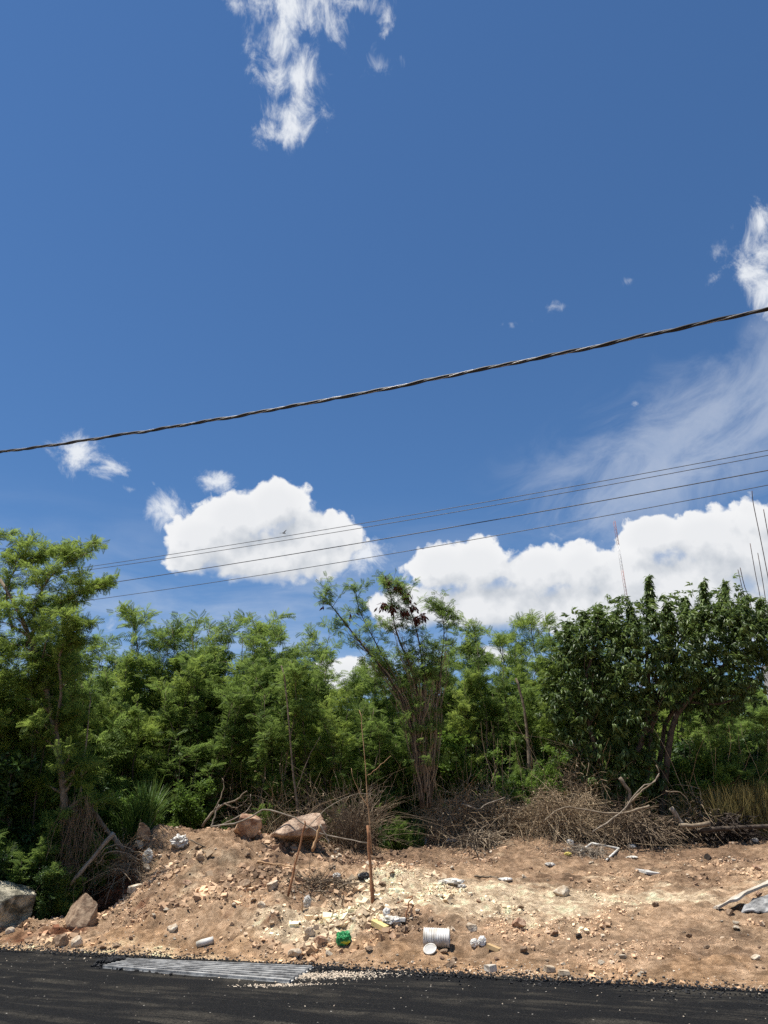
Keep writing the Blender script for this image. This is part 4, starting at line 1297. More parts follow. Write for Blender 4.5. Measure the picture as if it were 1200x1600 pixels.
def blades(rng, P, h, w, lean=.5, K=4):
    n = len(P)
    az = rng.uniform(0, 6.28, n)
    hz = np.stack([np.cos(az), np.sin(az), np.zeros(n)], 1)
    u = np.linspace(0, 1, K)
    L = rng.uniform(.5, 1.1, n) * h
    le = rng.uniform(.15, 1, n) * lean
    Q = P[:, None] + hz[:, None] * ((L * le)[:, None] * u ** 1.8)[..., None]
    Q[..., 2] += L[:, None] * (u - .35 * le[:, None] * u ** 2.5)
    sd = np.stack([-hz[:, 1], hz[:, 0], np.zeros(n)], 1)
    ww = (w * rng.uniform(.6, 1.3, n))[:, None] * (1 - u ** 2 * .92)[None]
    A_ = Q + sd[:, None] * ww[..., None]
    B_ = Q - sd[:, None] * ww[..., None]
    V = np.stack([A_, B_], 2).reshape(-1, 3)
    a = (np.arange(n)[:, None] * K + np.arange(K - 1)[None]) * 2
    a = a.ravel()
    return V, [np.stack([a, a + 1, a + 3, a + 2], -1)], np.repeat(rng.uniform(0, 1, n), 2 * K)


def grass_patch(name, label, cat, px0, px1, Y0, Y1, n, h, w, mat, seed, lean=.5, kind=None, clump=0.0, group=None):
    g_ = np.random.default_rng(seed)
    Y = g_.uniform(Y0, Y1, n)
    x = px0 + (px1 - px0) * g_.uniform(0, 1, n)
    X = np.array([at(a_, 1300, b_)[0] for a_, b_ in zip(x, Y)])
    if clump:
        keep2 = g_.uniform(size=n) < sst(fbm(X, Y, clump, 3, seed), -.15, .3)
        X, Y = X[keep2], Y[keep2]
    V, Fs, T = blades(g_, np.stack([X, Y, ground_z(X, Y) - .01], 1), h, w, lean)
    o = link(name, build_mesh(name, V, Fs, mat, tint=T))
    tag(o, label, cat, group, kind)
    return o if kind else centre(o)


grass_patch('grass_clump', 'lush green grass clump behind the left end of the dirt mound', 'grass clump', 160, 236, 17.7, 18.5, 1700, 1.35, .014, M['grass'], 501, .8)
grass_patch('grass_clump', 'green grass clump at the foot of the vine-wrapped tree', 'grass clump', 592, 662, 19.5, 20.5, 900, .75, .008, M['grass'], 502, .7)
grass_patch('grass_clump', 'tall yellowing grass at the right edge under the shrubs', 'grass clump', 1120, 1230, 19.5, 20.4, 2600, 1.35, .009, M['grass_dry'], 503, .5)
grass_patch('grass_clump', 'dry grass between the dark mound and the glossy tree', 'grass clump', 1050, 1125, 19.9, 20.6, 1100, 1.2, .008, M['grass_dry'], 504, .5)
grass_patch('grass', 'green grass growing along the thicket foot', None, -60, 1260, 20.6, 23.5, 9000, .8, .009, M['grass'], 505, .6, 'stuff', .6)
grass_patch('grass', 'dry straw grass mixed along the thicket foot', None, 330, 1260, 20.3, 23.0, 6000, .75, .006, M['grass_dry'], 506, .6, 'stuff', .5)


g_ = np.random.default_rng(520)
n = 1500
Y = g_.uniform(20.4, 23.5, n)
x = g_.uniform(150, 1220, n)
X = np.array([at(a_, 1300, b_)[0] for a_, b_ in zip(x, Y)])
Q = strands(g_, np.stack([X, Y, ground_z(X, Y)], 1), unit(np.array([0, 0, 1.0]) + g_.normal(size=(n, 3)) * .22), g_.uniform(.7, 3.0, n), 7, .18, .04, .04)
V, Fs, T = tubes(Q, np.linspace(1, .35, 7)[None] * g_.uniform(.004, .013, n)[:, None], 3, False, g_.beta(1.3, 1.8, n))
tag(link('undergrowth', build_mesh('undergrowth', V, Fs, M['dry_twig'], tint=T)), 'countless thin bare stems standing in the thicket underwood', None, None, 'stuff')


# ---- sticks, stakes and fallen branches
def stick(name, label, cat, lines, Y, mat, K=10, sides=7, group=None, noise=.01, seed=0, parent=None):
    """lines: list of (pixel points, r0, r1[, drift in depth])"""
    g_ = np.random.default_rng(seed + 900)
    parts = []
    for ln_ in lines:
        dy = ln_[3] if len(ln_) > 3 else 0.0
        P = pl(ln_[0], Y, K, dy)
        P[1:] += g_.normal(size=(K - 1, 3)) * noise
        parts.append(tubes(P, np.linspace(ln_[1], ln_[2], K) * g_.uniform(.85, 1.15, K), sides))
    V, Fs, T = merge(parts)
    o = link(name, build_mesh(name, V, Fs, mat, smooth=True), parent)
    if parent is None:
        tag(o, label, cat, group)
        centre(o)
    return o


def gY(px, py):
    return float(ground_at(px, py)[1])


Yb = gY(582, 1411)
stick('stake', 'straight orange-brown wooden stake standing upright in the pale sand', 'stake', [([(583, 1416), (580, 1372), (577, 1340), (574.5, 1290)], .033, .024)], Yb, M['stake'], noise=.006)
stick('dead_sapling', 'tall bare dead stem rising behind the upright stake', 'dead sapling', [([(581, 1335), (576, 1270), (571, 1215), (566, 1140), (562, 1110)], .016, .007), ([(571, 1215), (590, 1200), (610, 1180)], .008, .004), ([(576, 1262), (558, 1232), (548, 1200)], .01, .005)], 18.0, M['stake_pale'], noise=.012)
Yb = gY(450, 1401)
stick('stake', 'thin leaning rust-brown stake with a crooked tip, left of the upright stake', 'stake', [([(449, 1405), (458, 1365), (467, 1325), (474, 1298), (477, 1283)], .023, .014)], Yb, M['stake'], noise=.008)
stick('twig', 'thin pale twig arching from the leaning stake tip towards the tall bare stem', 'twig', [([(474, 1302), (500, 1272), (530, 1250), (565, 1240), (590, 1244)], .007, .003, .3)], Yb, M['dead_grey'], noise=.008)
stick('stick', 'short pale stick propped against another beside the dark-hollowed boulder', 'stick', [([(488, 1330), (494, 1310), (500, 1290)], .035, .028)], 16.9, M['stake_pale'])
stick('stick', 'short grey stick forming an inverted V with the pale propped stick', 'stick', [([(500, 1289), (507, 1302), (514, 1318)], .022, .016)], 16.85, M['dead_grey'])
stick('fallen_branch', 'long bent branch arching over the dark-hollowed boulder', 'fallen branch', [([(330, 1292), (375, 1284), (405, 1268), (420, 1266), (455, 1276), (480, 1290), (505, 1302), (545, 1312), (575, 1318)], .020, .012)], 17.2, M['dead_grey'], K=22)
stick('fallen_branch', 'pale forked dead branch leaning up from the mound crest', 'fallen branch', [([(316, 1292), (326, 1276), (340, 1262), (352, 1256), (370, 1250), (376, 1243), (386, 1236)], .030, .012), ([(333, 1268), (345, 1246), (350, 1226), (347, 1216)], .018, .006), ([(352, 1256), (366, 1262), (378, 1258), (388, 1244)], .014, .005)], 18.2, M['dead_wood'], K=14)
stick('fallen_branch', 'second pale dead branch slanting up beside the forked one', 'fallen branch', [([(330, 1294), (336, 1272), (341, 1258)], .022, .014), ([(333, 1296), (352, 1286), (374, 1276), (390, 1262), (392, 1240)], .018, .008)], 18.0, M['dead_grey'], K=12)
stick('pole', 'pale cut pole leaning up from the two left boulders', 'pole', [([(110, 1382), (135, 1352), (160, 1322), (178, 1301)], .034, .050, .3)], 15.9, M['dead_grey'], noise=.004)
stick('fallen_branch', 'dark broken branch slanting down behind the leaning pole', 'fallen branch', [([(140, 1262), (160, 1288), (180, 1315), (194, 1330)], .05, .04, -.2)], 16.8, M['bark'])
stick('fallen_branch', 'thin dry fronds of a branch hooked over the leaning pole tip', 'fallen branch', [([(148, 1345), (165, 1325), (185, 1320), (210, 1330)], .010, .006), ([(178, 1303), (190, 1318), (196, 1322)], .012, .006), ([(150, 1352), (172, 1330), (200, 1334), (222, 1345)], .009, .005)], 16.1, M['dead_grey'])
stick('pale_stem', 'thin pale upright stem between the left trunk and the thicket', 'sapling', [([(126, 1250), (128, 1200), (134, 1160), (139, 1112), (141, 1080)], .026, .014)], 17.2, M['dead_grey'])
stick('bare_stem', 'slender pale trunk in front of the bright green tree', 'sapling', [([(828, 1215), (824, 1150), (815, 1090), (806, 1060)], .055, .03)], 21.0, M['bark'])
stick('bare_stem', 'slim brown stem before the yellow-green tree', 'sapling', [([(470, 1310), (462, 1240), (452, 1150), (447, 1080), (440, 1040)], .035, .016), ([(462, 1240), (480, 1190), (500, 1150)], .014, .006)], 19.4, M['bark'])
stick('fallen_branch', 'pale branch lying on the low heap of dry vines', 'fallen branch', [([(720, 1256), (735, 1260), (748, 1264), (762, 1256), (790, 1246)], .022, .012)], 19.4, M['dead_grey'])
stick('fallen_branch', 'arched pale bough lying across the brown brush heap', 'fallen branch', [([(848, 1286), (862, 1272), (880, 1262), (905, 1264), (940, 1270), (975, 1271), (1000, 1262), (1015, 1259)], .016, .034)], 18.9, M['dead_wood'], K=18)
stick('fallen_branch', 'dark straight branch propped diagonally against the glossy tree roots', 'fallen branch', [([(926, 1300), (950, 1284), (972, 1267), (990, 1245), (1005, 1228), (1022, 1222), (1030, 1208)], .018, .010)], 18.7, M['dead_grey'], K=14)
stick('fallen_branch', 'crooked bleached root rising among the roots under the glossy tree', 'fallen branch', [([(985, 1255), (1000, 1238), (1012, 1228), (1024, 1220), (1030, 1206), (1024, 1196)], .022, .010), ([(1040, 1236), (1062, 1238), (1075, 1250), (1080, 1268)], .014, .006)], 19.0, M['dead_wood'], K=12)
stick('fallen_branch', 'brown bough slanting down from the glossy trunk into the roots', 'fallen branch', [([(968, 1215), (975, 1225), (984, 1240), (982, 1262)], .05, .045)], 19.6, M['bark'])
Yb = gY(620, 1412)
stick('stick', 'thin brown stick lying flat on the pale sand', 'stick', [([(620, 1412), (632, 1406), (646, 1400)], .014, .009)], Yb, M['stake'])
stick('stick', 'crooked brown twig standing on the pale sand beside the white board', 'stick', [([(632, 1440), (635, 1426), (638, 1412), (645, 1402)], .013, .008)], gY(633, 1440), M['stake'])
stick('stick', 'straight brown stick lying on the soil above the pale sand', 'stick', [([(741, 1369), (760, 1370), (779, 1372)], .022, .018)], gY(760, 1374), M['bark'])
stick('stick', 'long thin branch lying across the mound left of the thin stake', 'stick', [([(402, 1346), (420, 1349), (440, 1352), (455, 1355)], .022, .016)], gY(430, 1353), M['stake_pale'])
stick('stick', 'long thin twig lying between the stakes', 'stick', [([(490, 1393), (515, 1391), (540, 1382), (572, 1379)], .014, .009)], gY(530, 1392), M['dead_wood'])
stick('stick', 'dry bamboo-like twig jutting from the sand near the clear bottle', 'stick', [([(472, 1425), (472, 1400), (471, 1378)], .010, .007)], gY(472, 1425), M['stake_pale'])
stick('stick', 'pale splinter resting above the clear bottle', 'stick', [([(468, 1394), (480, 1400), (491, 1408)], .014, .010)], gY(480, 1408), M['dead_wood'])
stick('dry_weed', 'dry branching weed rooted in the soil behind the pale sand', 'weed', [([(748, 1344), (743, 1328), (738, 1312), (740, 1300)], .012, .006), ([(741, 1326), (752, 1330), (762, 1336)], .008, .004), ([(743, 1330), (734, 1318), (730, 1308)], .008, .004)], gY(748, 1344), M['bark_dark'])
stick('stick', 'thin dark twig on the mound below the grey plastic bag', 'stick', [([(296, 1312), (318, 1322), (338, 1332)], .014, .010)], gY(320, 1325), M['bark'])
stick('log', 'short cut brown log at the edge of the litter', 'log', [([(1013, 1320), (1024, 1317), (1040, 1312)], .075, .085, .25)], gY(1025, 1322) , M['bark'], K=6, sides=10)
stick('log', 'pale weathered log half in shade left of the dark mound', 'log', [([(1062, 1290), (1085, 1290), (1108, 1286)], .05, .05)], 19.0, M['dead_wood'], K=6, sides=9)
for i_, (a_, b_, c_, lb) in enumerate((((1090, 1298), (1150, 1293), (1215, 1290), 'long dark log at the back right edge of the clearing'), ((1048, 1262), (1058, 1276), (1066, 1288), 'grey broken board leaning in the shade of the glossy tree'))):
    stick('log' if i_ == 0 else 'board', lb, 'log' if i_ == 0 else 'board', [([a_, b_, c_], .06, .045)], 19.1, M['bark_dark'] if i_ == 0 else M['dead_grey'], K=6)
# ================================================================ rocks and litter
def ico(sub):
    bm = bmesh.new()
    bmesh.ops.create_icosphere(bm, subdivisions=sub, radius=1.0)
    v = np.array([x.co[:] for x in bm.verts])
    f = np.array([[x.index for x in fc.verts] for fc in bm.faces])
    bm.free()
    return v, f


ICO4, ICO3, ICO2 = ico(5), ico(4), ico(3)


def n3(v, f, seed):
    g_ = np.random.default_rng(seed)
    o = 0
    for _ in range(7):
        k_ = g_.normal(size=3) * f
        o = o + np.sin(v @ k_ + g_.uniform(0, 6.28))
    return o / 7


def rock_shape(base, seed, cuts=11, rough_=.075, dims=(1, 1, 1)):
    v, f = base
    g_ = np.random.default_rng(seed)
    v = v.copy()
    for _ in range(cuts):
        n_ = unit(g_.normal(size=3))
        d_ = g_.uniform(.42, .82)
        e = v @ n_ - d_
        v = v - np.clip(e, 0, None)[:, None] * n_ * .98
    r_ = 1 + .10 * n3(v, 2.2, seed) + rough_ * n3(v, 7, seed + 1) + rough_ * .7 * n3(v, 17, seed + 2) + rough_ * .4 * n3(v, 34, seed + 3)
    v = v * r_[:, None] * np.array(dims)
    return v, f


def pxm(g_, w):
    """w photo pixels at world point g_, in metres"""
    dep = float(np.array([g_[0], g_[1], g_[2] - EYE]) @ (-CAMR[:, 2]))
    return w * dep / FPX


def rock(name, label, px, pyb, wpx, hpx, mat, seed, dy=1.0, shear=0.0, tilt=0.0, sink=.25, cat='rock', base=None, cuts=11, Y=None, rough_=.05, group=None):
    g_ = ground_at(px, pyb) if Y is None else np.array([at(px, pyb, Y)[0], Y, 0.0])
    if Y is not None:
        g_[2] = at(px, pyb, Y)[2]
    W_, H_ = pxm(g_, wpx), pxm(g_, hpx)
    v, f = rock_shape(base or ICO3, seed, cuts, rough_)
    lo, hi = v.min(0), v.max(0)
    v = (v - (lo + hi) / 2) / (hi - lo)
    v = v * np.array([W_, W_ * dy, H_ * (1 + sink)])
    c_, s_ = math.cos(tilt), math.sin(tilt)
    v = v @ np.array([[c_, 0, -s_], [0, 1, 0], [s_, 0, c_]]).T
    v[:, 2] -= v[:, 2].min() + H_ * sink
    v[:, 1] -= shear * v[:, 2]
    o = link(name, build_mesh(name, v, f, mat, smooth=len(v) > 2000), None, (g_[0], g_[1] + W_ * dy * .3, g_[2]))
    tag(o, label, cat, group)
    return o


rock('boulder', 'big stained limestone boulder beside the road at the left edge', -10, 1454, 94, 70, M['limestone_stained'], 12, 0.9, 0.0, 0.1, .12, 'boulder', ICO4, 14)
rock('boulder', 'soil-covered boulder slumped in the red earth right of the pole foot', 124, 1446, 58, 44, M['rock_brown'], 15, .9, 0.0, -.25, .25, 'boulder', ICO4, 12)
ob = rock('boulder', 'ochre boulder propped on the mound with a dark hollow under it', 462, 1322, 98, 46, M['rock_tan'], 23, .7, .0, .20, .0, 'boulder', ICO4, 10, Y=17.3)
for vt in ob.data.vertices:
    vt.co.y += 1.3 * max(0.0, .30 + .22 * vt.co.x - vt.co.z) + .10 * math.sin(vt.co.x * 7)
rock('boulder', 'pale brown boulder left of the dark-hollowed one', 385, 1308, 46, 32, M['rock_red'], 19, .8, .5, -.1, .2, 'boulder', ICO3)
rock('boulder', 'earthy hollow clod lump at the left tip of the mound', 222, 1322, 26, 32, M['rock_brown'], 21, .8, .5, .2, .2, 'boulder', ICO3)
R_LIST = [
    ('white rock on the left shoulder of the mound, above the white sack', 216, 1332, 18, 18, 'limestone'), ('small pinkish rock standing in front of the brown brush heap', 911, 1302, 28, 16, 'rock_red'),
    ('round tan rock at the foot of the twig pile', 772, 1302, 26, 18, 'rock_red'), ('tan rock left of the humped dry heap', 661, 1300, 18, 14, 'rock_red'), ('brown rock half buried beside the tan rock by the dry heap', 682, 1302, 20, 16, 'rock_brown'),
    ('large white stone on the dirt right of the pale sand', 879, 1402, 27, 16, 'limestone'), ('white stone beside the road left of the ribbed concrete panel', 117, 1480, 20, 15, 'limestone'),
    ('flat white stone by the foot of the left boulder', 14, 1459, 15, 9, 'limestone'), ('round soil-stained stone by the road near the red earth', 92, 1478, 26, 16, 'rock_brown'),
    ('flat tan stone on the red side of the mound', 208, 1394, 26, 12, 'limestone'), ('tan stone just under the white sack', 228, 1364, 13, 11, 'limestone'), ('pale stone near the thin stake foot on its left', 425, 1392, 17, 14, 'limestone'),
    ('broad flat stone on the mid slope of the mound', 380, 1388, 22, 12, 'rock_brown'), ('flat pale stone high on the mound slope', 292, 1386, 16, 8, 'rock_red'), ('brown stone with a dark side in the road margin', 704, 1512, 16, 11, 'rock_brown'),
    ('pale stone by the road right of the green bag', 460, 1498, 22, 13, 'limestone'), ('tan chunk low in the sand left of the green bag', 500, 1478, 22, 14, 'rock_red'), ('pale chunk beside the tan one, left of the green bag', 484, 1462, 18, 12, 'limestone'),
    ('rounded pale stone right of the ribbed pipe', 738, 1456, 18, 12, 'limestone'), ('grey chunk near the left brick', 905, 1467, 10, 7, 'dark_brown'), ('dark stone in the flat soil at the right', 1108, 1344, 12, 9, 'dark_brown'),
    ('pale chunk at the crest over the root heap', 925, 1336, 12, 8, 'limestone'), ('flat tan stone at the right edge beyond the dry dirt', 1186, 1360, 16, 8, 'rock_red'), ('pale flat stone in the right foreground dirt', 1182, 1500, 14, 7, 'limestone'),
    ('pale lump before the white foam lumps', 812, 1450, 24, 14, 'rock_red'), ('low stone under the lip of the sagging board', 1142, 1430, 13, 9, 'rock_brown'), ('tan lump on the mound crest near the branches', 400, 1306, 16, 10, 'rock_red'),
    ('squarish tan stone below the mound crest', 312, 1346, 14, 10, 'rock_brown'), ('pale stone in the heap left of the thin stake', 408, 1420, 14, 10, 'limestone'), ('tan stone at the road margin under the mound', 268, 1456, 18, 11, 'limestone')]
for i_, (lb, px, py, w_, h_, mm) in enumerate(R_LIST):
    rock('rock', lb, px, py, w_, h_, M[mm], 30 + i_, .8, .15, 0, .25, 'rock', ICO2, 9, rough_=.06)

# countable chunks that nothing tells apart: four shapes, copied
CH = []
for k_ in range(6):
    v, f = rock_shape(ICO2, 80 + k_, 9, .06, (.5, .42, .34))
    CH.append(build_mesh('stone', v, f, M[('limestone', 'rock_red', 'rock_brown')[k_ % 3]], smooth=False))
g_ = np.random.default_rng(90)
for (lb, grp_, n, x0, x1, y0, y1) in (('fist-sized stone chunk lying on the left dirt mound', 'stone chunks on the mound', 70, 190, 470, 1320, 1470),
                                   ('fist-sized stone chunk lying on the central sandy ground', 'stone chunks on the central sand', 60, 480, 820, 1345, 1510),
                                   ('fist-sized stone chunk lying on the right-hand dirt', 'stone chunks on the right dirt', 60, 830, 1195, 1335, 1525),
                                   ('fist-sized stone chunk at the back edge of the clearing', 'stone chunks along the back edge', 36, 610, 1195, 1305, 1330),
                                   ('fist-sized stone chunk in the left road margin', 'stone chunks in the road margin', 22, 5, 330, 1464, 1490)):
    for _ in range(n):
        px, py = g_.uniform(x0, x1), g_.uniform(y0, y1)
        p = ground_at(px, py)
        s_ = 0.04 + .11 * g_.random() ** 2.8
        o = link('stone', CH[int(g_.integers(0, 6))], None, (p[0], p[1], p[2] + .12 * s_))
        o.scale = (s_ * g_.uniform(.9, 1.4), s_, s_ * g_.uniform(.7, 1.1))
        o.rotation_euler = (g_.uniform(-.5, .5), g_.uniform(-.5, .5), g_.uniform(0, 6.28))
        tag(o, lb, 'stone', grp_)


def crumple(name, label, cat, px, pyb, wpx, hpx, mat, seed, dy=.8, tint=None, flat=.0, rough_=.17, base=None):
    """a crumpled bag or scrap: folded, creased skin"""
    g_ = ground_at(px, pyb)
    W_, H_ = pxm(g_, wpx), pxm(g_, hpx)
    v, f = base or ICO3
    v = v.copy()
    cr_ = np.abs(n3(v, 5, seed)) * 1.6 + np.abs(n3(v, 11, seed + 1)) * .9 + .25 * n3(v, 23, seed + 2)
    v = v * (1 - rough_ + rough_ * 1.5 * cr_)[:, None]
    lo, hi = v.min(0), v.max(0)
    v = (v - (lo + hi) / 2) / (hi - lo) * np.array([W_, W_ * dy, H_ * 1.15])
    v[:, 2] -= v[:, 2].min() + .12 * H_
    tn = None if tint is None else tint(v / np.array([W_, W_ * dy, H_]))
    o = link(name, build_mesh(name, v, f, mat, smooth=False, tint=tn), None, (g_[0], g_[1] + W_ * dy * .25, g_[2]))
    return tag(o, label, cat)


crumple('plastic_bag', 'crumpled green plastic bag with a yellow patch, on the sand', 'plastic bag', 537, 1479, 25, 20, M['green_plastic'], 1, tint=lambda v: sst(-np.hypot((v[:, 0] - .16) * 2.6, (v[:, 2] - .22) * 6.0) + .9 * n3(v * 9, 1.6, 4), -.8, -.6) * (v[:, 1] < .05), rough_=.20)
crumple('plastic_bag', 'grey crumpled plastic bag near the mound crest', 'plastic bag', 278, 1328, 30, 22, M['clear_plastic'], 2, rough_=.27)
crumple('sack', 'white sack scrap sticking out of the left end of the mound', 'sack', 229, 1352, 18, 24, M['dirty_white'], 3, .5)
crumple('plastic_bag', 'small white bag half buried at the clearing back edge', 'plastic bag', 707, 1319, 20, 9, M['white_plastic'], 4)
crumple('paper_scrap', 'tiny white scrap left of the small white bag', 'scrap', 665, 1319, 6, 10, M['white_plastic'], 5)
crumple('foam_lump', 'white foam lump lying right of the ribbed pipe', 'foam', 742, 1482, 14, 12, M['white_plastic'], 6)
crumple('foam_lump', 'second white foam lump touching the brown bent board', 'foam', 754, 1480, 14, 14, M['white_plastic'], 7)
crumple('bottle_scrap', 'squashed clear plastic bottle between the stakes', 'bottle', 480, 1419, 13, 17, M['clear_plastic'], 8)
crumple('plastic_bag', 'black and white plastic scrap on the brown twigs', 'plastic bag', 526, 1374, 15, 9, M['clear_plastic'], 9)
crumple('plastic_bag', 'black plastic bag behind the upright stake', 'plastic bag', 568, 1376, 20, 12, M['black_plastic'], 10)
crumple('plastic_bag', 'flattened white plastic sheet on the pale sand', 'plastic sheet', 706, 1384, 44, 9, M['dirty_white'], 11, .6, rough_=.15)
crumple('paper_scrap', 'white scrap at the end of the straight brown stick', 'scrap', 790, 1377, 24, 5, M['white_plastic'], 12)
crumple('paper_scrap', 'white scrap beside the flattened plastic sheet', 'scrap', 722, 1388, 14, 6, M['clear_plastic'], 13)
crumple('plastic_cup', 'white crushed cup at the foot of the brown brush heap', 'cup', 892, 1320, 12, 8, M['white_plastic'], 14)
crumple('plastic_scrap', 'bright red plastic scrap beside the short log', 'scrap', 1065, 1310, 13, 7, M['red_plastic'], 15)
crumple('plastic_scrap', 'red plastic scrap below the dark mound', 'scrap', 1151, 1311, 11, 8, M['red_plastic'], 16)
crumple('plastic_scrap', 'clear litter heap right of the short log', 'scrap', 1050, 1318, 20, 11, M['clear_plastic'], 17)
crumple('plastic_scrap', 'white litter scrap above the red scrap', 'scrap', 1068, 1302, 12, 7, M['dirty_white'], 18)
crumple('plastic_scrap', 'white litter scrap between the two red scraps', 'scrap', 1100, 1310, 12, 5, M['white_plastic'], 19)
crumple('plastic_scrap', 'green and white scrap near the right edge', 'scrap', 1181, 1316, 12, 6, M['clear_plastic'], 20)
crumple('plastic_scrap', 'yellow leaf-like scrap left of the pale plastic square', 'scrap', 888, 1338, 12, 6, M['yellow_plastic'], 21)
crumple('paper_scrap', 'flat cream scrap in front of the short log', 'scrap', 988, 1326, 15, 6, M['dirty_white'], 22)
crumple('paper_scrap', 'flat cream scrap right of the pale plastic square', 'scrap', 988, 1342, 20, 4, M['dirty_white'], 23)
crumple('plaster_spill', 'white powder spill between the yellow plank and the white board', 'spill', 610, 1446, 36, 12, M['dirty_white'], 24, .7, rough_=.2)
crumple('paper_scrap', 'small pale scrap right of the white powder', 'scrap', 604, 1434, 12, 14, M['white_plastic'], 25)
crumple('plastic_bag', 'pale scrap near the middle of the right dirt', 'scrap', 860, 1354, 18, 6, M['clear_plastic'], 26)


def box(name, corners_px, h, mat, label=None, cat=None, parent=None, Y=None, lift=0.0, bev=.006, thick=None):
    """slab whose top outline is seen at four photo pixels, resting on the ground"""
    g_ = [ground_at(x, y) for x, y in corners_px]
    zc = float(np.mean([p[2] for p in g_])) + lift
    T_ = np.array([z0(x, y, zc + h) for x, y in corners_px])
    B_ = T_.copy()
    B_[:, 2] = zc - .02
    return slab(name, T_, B_, mat, label, cat, parent, bev)


def slab(name, T_, B_, mat, label=None, cat=None, parent=None, bev=.006):
    bm = bmesh.new()
    vs = [bm.verts.new(p) for p in list(T_) + list(B_)]
    n = len(T_)
    bm.faces.new(vs[:n])
    bm.faces.new(vs[n:][::-1])
    for i in range(n):
        bm.faces.new((vs[i], vs[n + i], vs[n + (i + 1) % n], vs[(i + 1) % n]))
    bmesh.ops.recalc_face_normals(bm, faces=bm.faces)
    if bev:
        bmesh.ops.bevel(bm, geom=bm.edges[:], offset=bev, segments=2, affect='EDGES')
    me = bpy.data.meshes.new(name)
    bm.to_mesh(me)
    bm.free()
    me.materials.append(mat)
    o = link(name, me, parent)
    if parent is None and label:
        tag(o, label, cat)
        centre(o)
    return o


def brick(name, label, cat, px, pyb, wpx, dm, hpx, rot, mat, tilt=(0, 0), bev=.008):
    g_ = ground_at(px, pyb)
    W_, H_ = pxm(g_, wpx), pxm(g_, hpx)
    bm = bmesh.new()
    bmesh.ops.create_cube(bm, size=1.0)
    bmesh.ops.scale(bm, vec=(W_, dm, H_), verts=bm.verts)
    bmesh.ops.bevel(bm, geom=bm.edges[:], offset=bev, segments=2, affect='EDGES')
    g2 = np.random.default_rng(int(px))
    for v in bm.verts:
        v.co += Vector(g2.normal(size=3) * bev * .35)
    me = bpy.data.meshes.new(name)
    bm.to_mesh(me)
    bm.free()
    me.materials.append(mat)
    o = link(name, me, None, (g_[0], g_[1] + dm * .3, g_[2] + H_ * .42))
    o.rotation_euler = (tilt[0], tilt[1], rot)
    return tag(o, label, cat)


brick('wood_block', 'yellow wooden plank end lying at the foot of the upright stake', 'plank', 594, 1452, 30, .10, 9, -.75, M['plank'], (.05, .30))
brick('concrete_block', 'pale broken concrete block at the road margin, right of centre', 'block', 767, 1519, 14, .13, 10, .5, M['concrete_pale'])
brick('concrete_block', 'brown-faced block of the pair at the road edge, the left one', 'block', 860, 1520, 15, .13, 9, .1, M['brick_brown'], (0, .06))
brick('concrete_block', 'flatter grey block of the pair at the road edge, the right one', 'block', 883, 1525, 17, .14, 7, -.1, M['brick_brown'])
brick('board', 'thin white board piece lying by the crooked brown twig', 'board', 622, 1442, 24, .12, 5, -.1, M['dirty_white'], (.05, 0), .004)
brick('concrete_piece', 'grey flat slab lying on the bare soil at the right', 'slab', 1018, 1366, 30, .42, 4, .25, M['concrete'], (.10, .12), .006)
brick('board', 'bent brown board scrap right of the foam lumps', 'board', 772, 1485, 22, .10, 6, -.5, M['plank_brown'], (.0, .30), .004)
brick('concrete_piece', 'grey broken slab standing in the shade under the arched bough', 'slab', 1078, 1278, 14, .10, 20, .2, M['concrete'], (.2, .6), .006)
# white pipe offcut, left
g_ = ground_at(320, 1476)
L_ = pxm(g_, 26)
v, f, t = tubes(np.array([[-L_ / 2, 0, 0], [-L_ * .2, 0, .004], [L_ * .2, 0, .002], [L_ / 2, 0, 0]]), [.042, .05, .05, .05], 14)
o = link('pipe_offcut', build_mesh('pipe_offcut', v, f, M['dirty_white'], smooth=True), None, (g_[0], g_[1], g_[2] + .03))
o.rotation_euler = (0, -.22, .15)
tag(o, 'short white pipe piece half buried below the mound', 'pipe')

# ribbed pipe with loose ring
g_ = ground_at(683, 1481)
W_, Rr_ = pxm(g_, 41), pxm(g_, 27) / 2
root = empty('ribbed_pipe', (g_[0], g_[1] + Rr_ * .6, g_[2]), 'short white ribbed drain pipe lying on its side in the sand', 'pipe')
prof = []
nr = 11
for i_ in range(nr * 4 + 1):
    u = i_ / (nr * 4)
    prof.append((-W_ / 2 + W_ * u, Rr_ * (1.0 + .032 * math.sin(2 * math.pi * nr * u))))
pr = np.array(prof)
inner = pr[::-1].copy()
inner[:, 1] = Rr_ * .90
allp = np.vstack([pr, inner])
ns, th = 40, np.arange(40) * 2 * math.pi / 40
V = np.stack([np.repeat(allp[:, 0], ns), (allp[:, 1][:, None] * np.cos(th)).ravel(), (allp[:, 1][:, None] * np.sin(th)).ravel()], 1)
m_ = len(allp)
ii, jj = np.meshgrid(np.arange(m_), np.arange(ns), indexing='ij')
i2, j2 = (ii + 1) % m_, (jj + 1) % ns
Fp = np.stack([ii * ns + jj, ii * ns + j2, i2 * ns + j2, i2 * ns + jj], -1).reshape(-1, 4)
o = link('pipe_wall', build_mesh('pipe_wall', V, Fp, M['pipe_white'], smooth=True), root, (0, 0, Rr_ * .88))
root.rotation_euler = (0, .05, -.13)
g_ = ground_at(672, 1488)
rr_ = pxm(g_, 19) / 2
root = empty('pipe_stopper', (g_[0], g_[1], g_[2] + rr_ * .45), 'grey disc-shaped pipe cap with a pale rim, leaning before the ribbed pipe', 'pipe cap')
th = np.arange(33) * 2 * math.pi / 32
v, f, t = tubes(np.stack([rr_ * np.cos(th), rr_ * np.sin(th), 0 * th], 1), .012, 6)
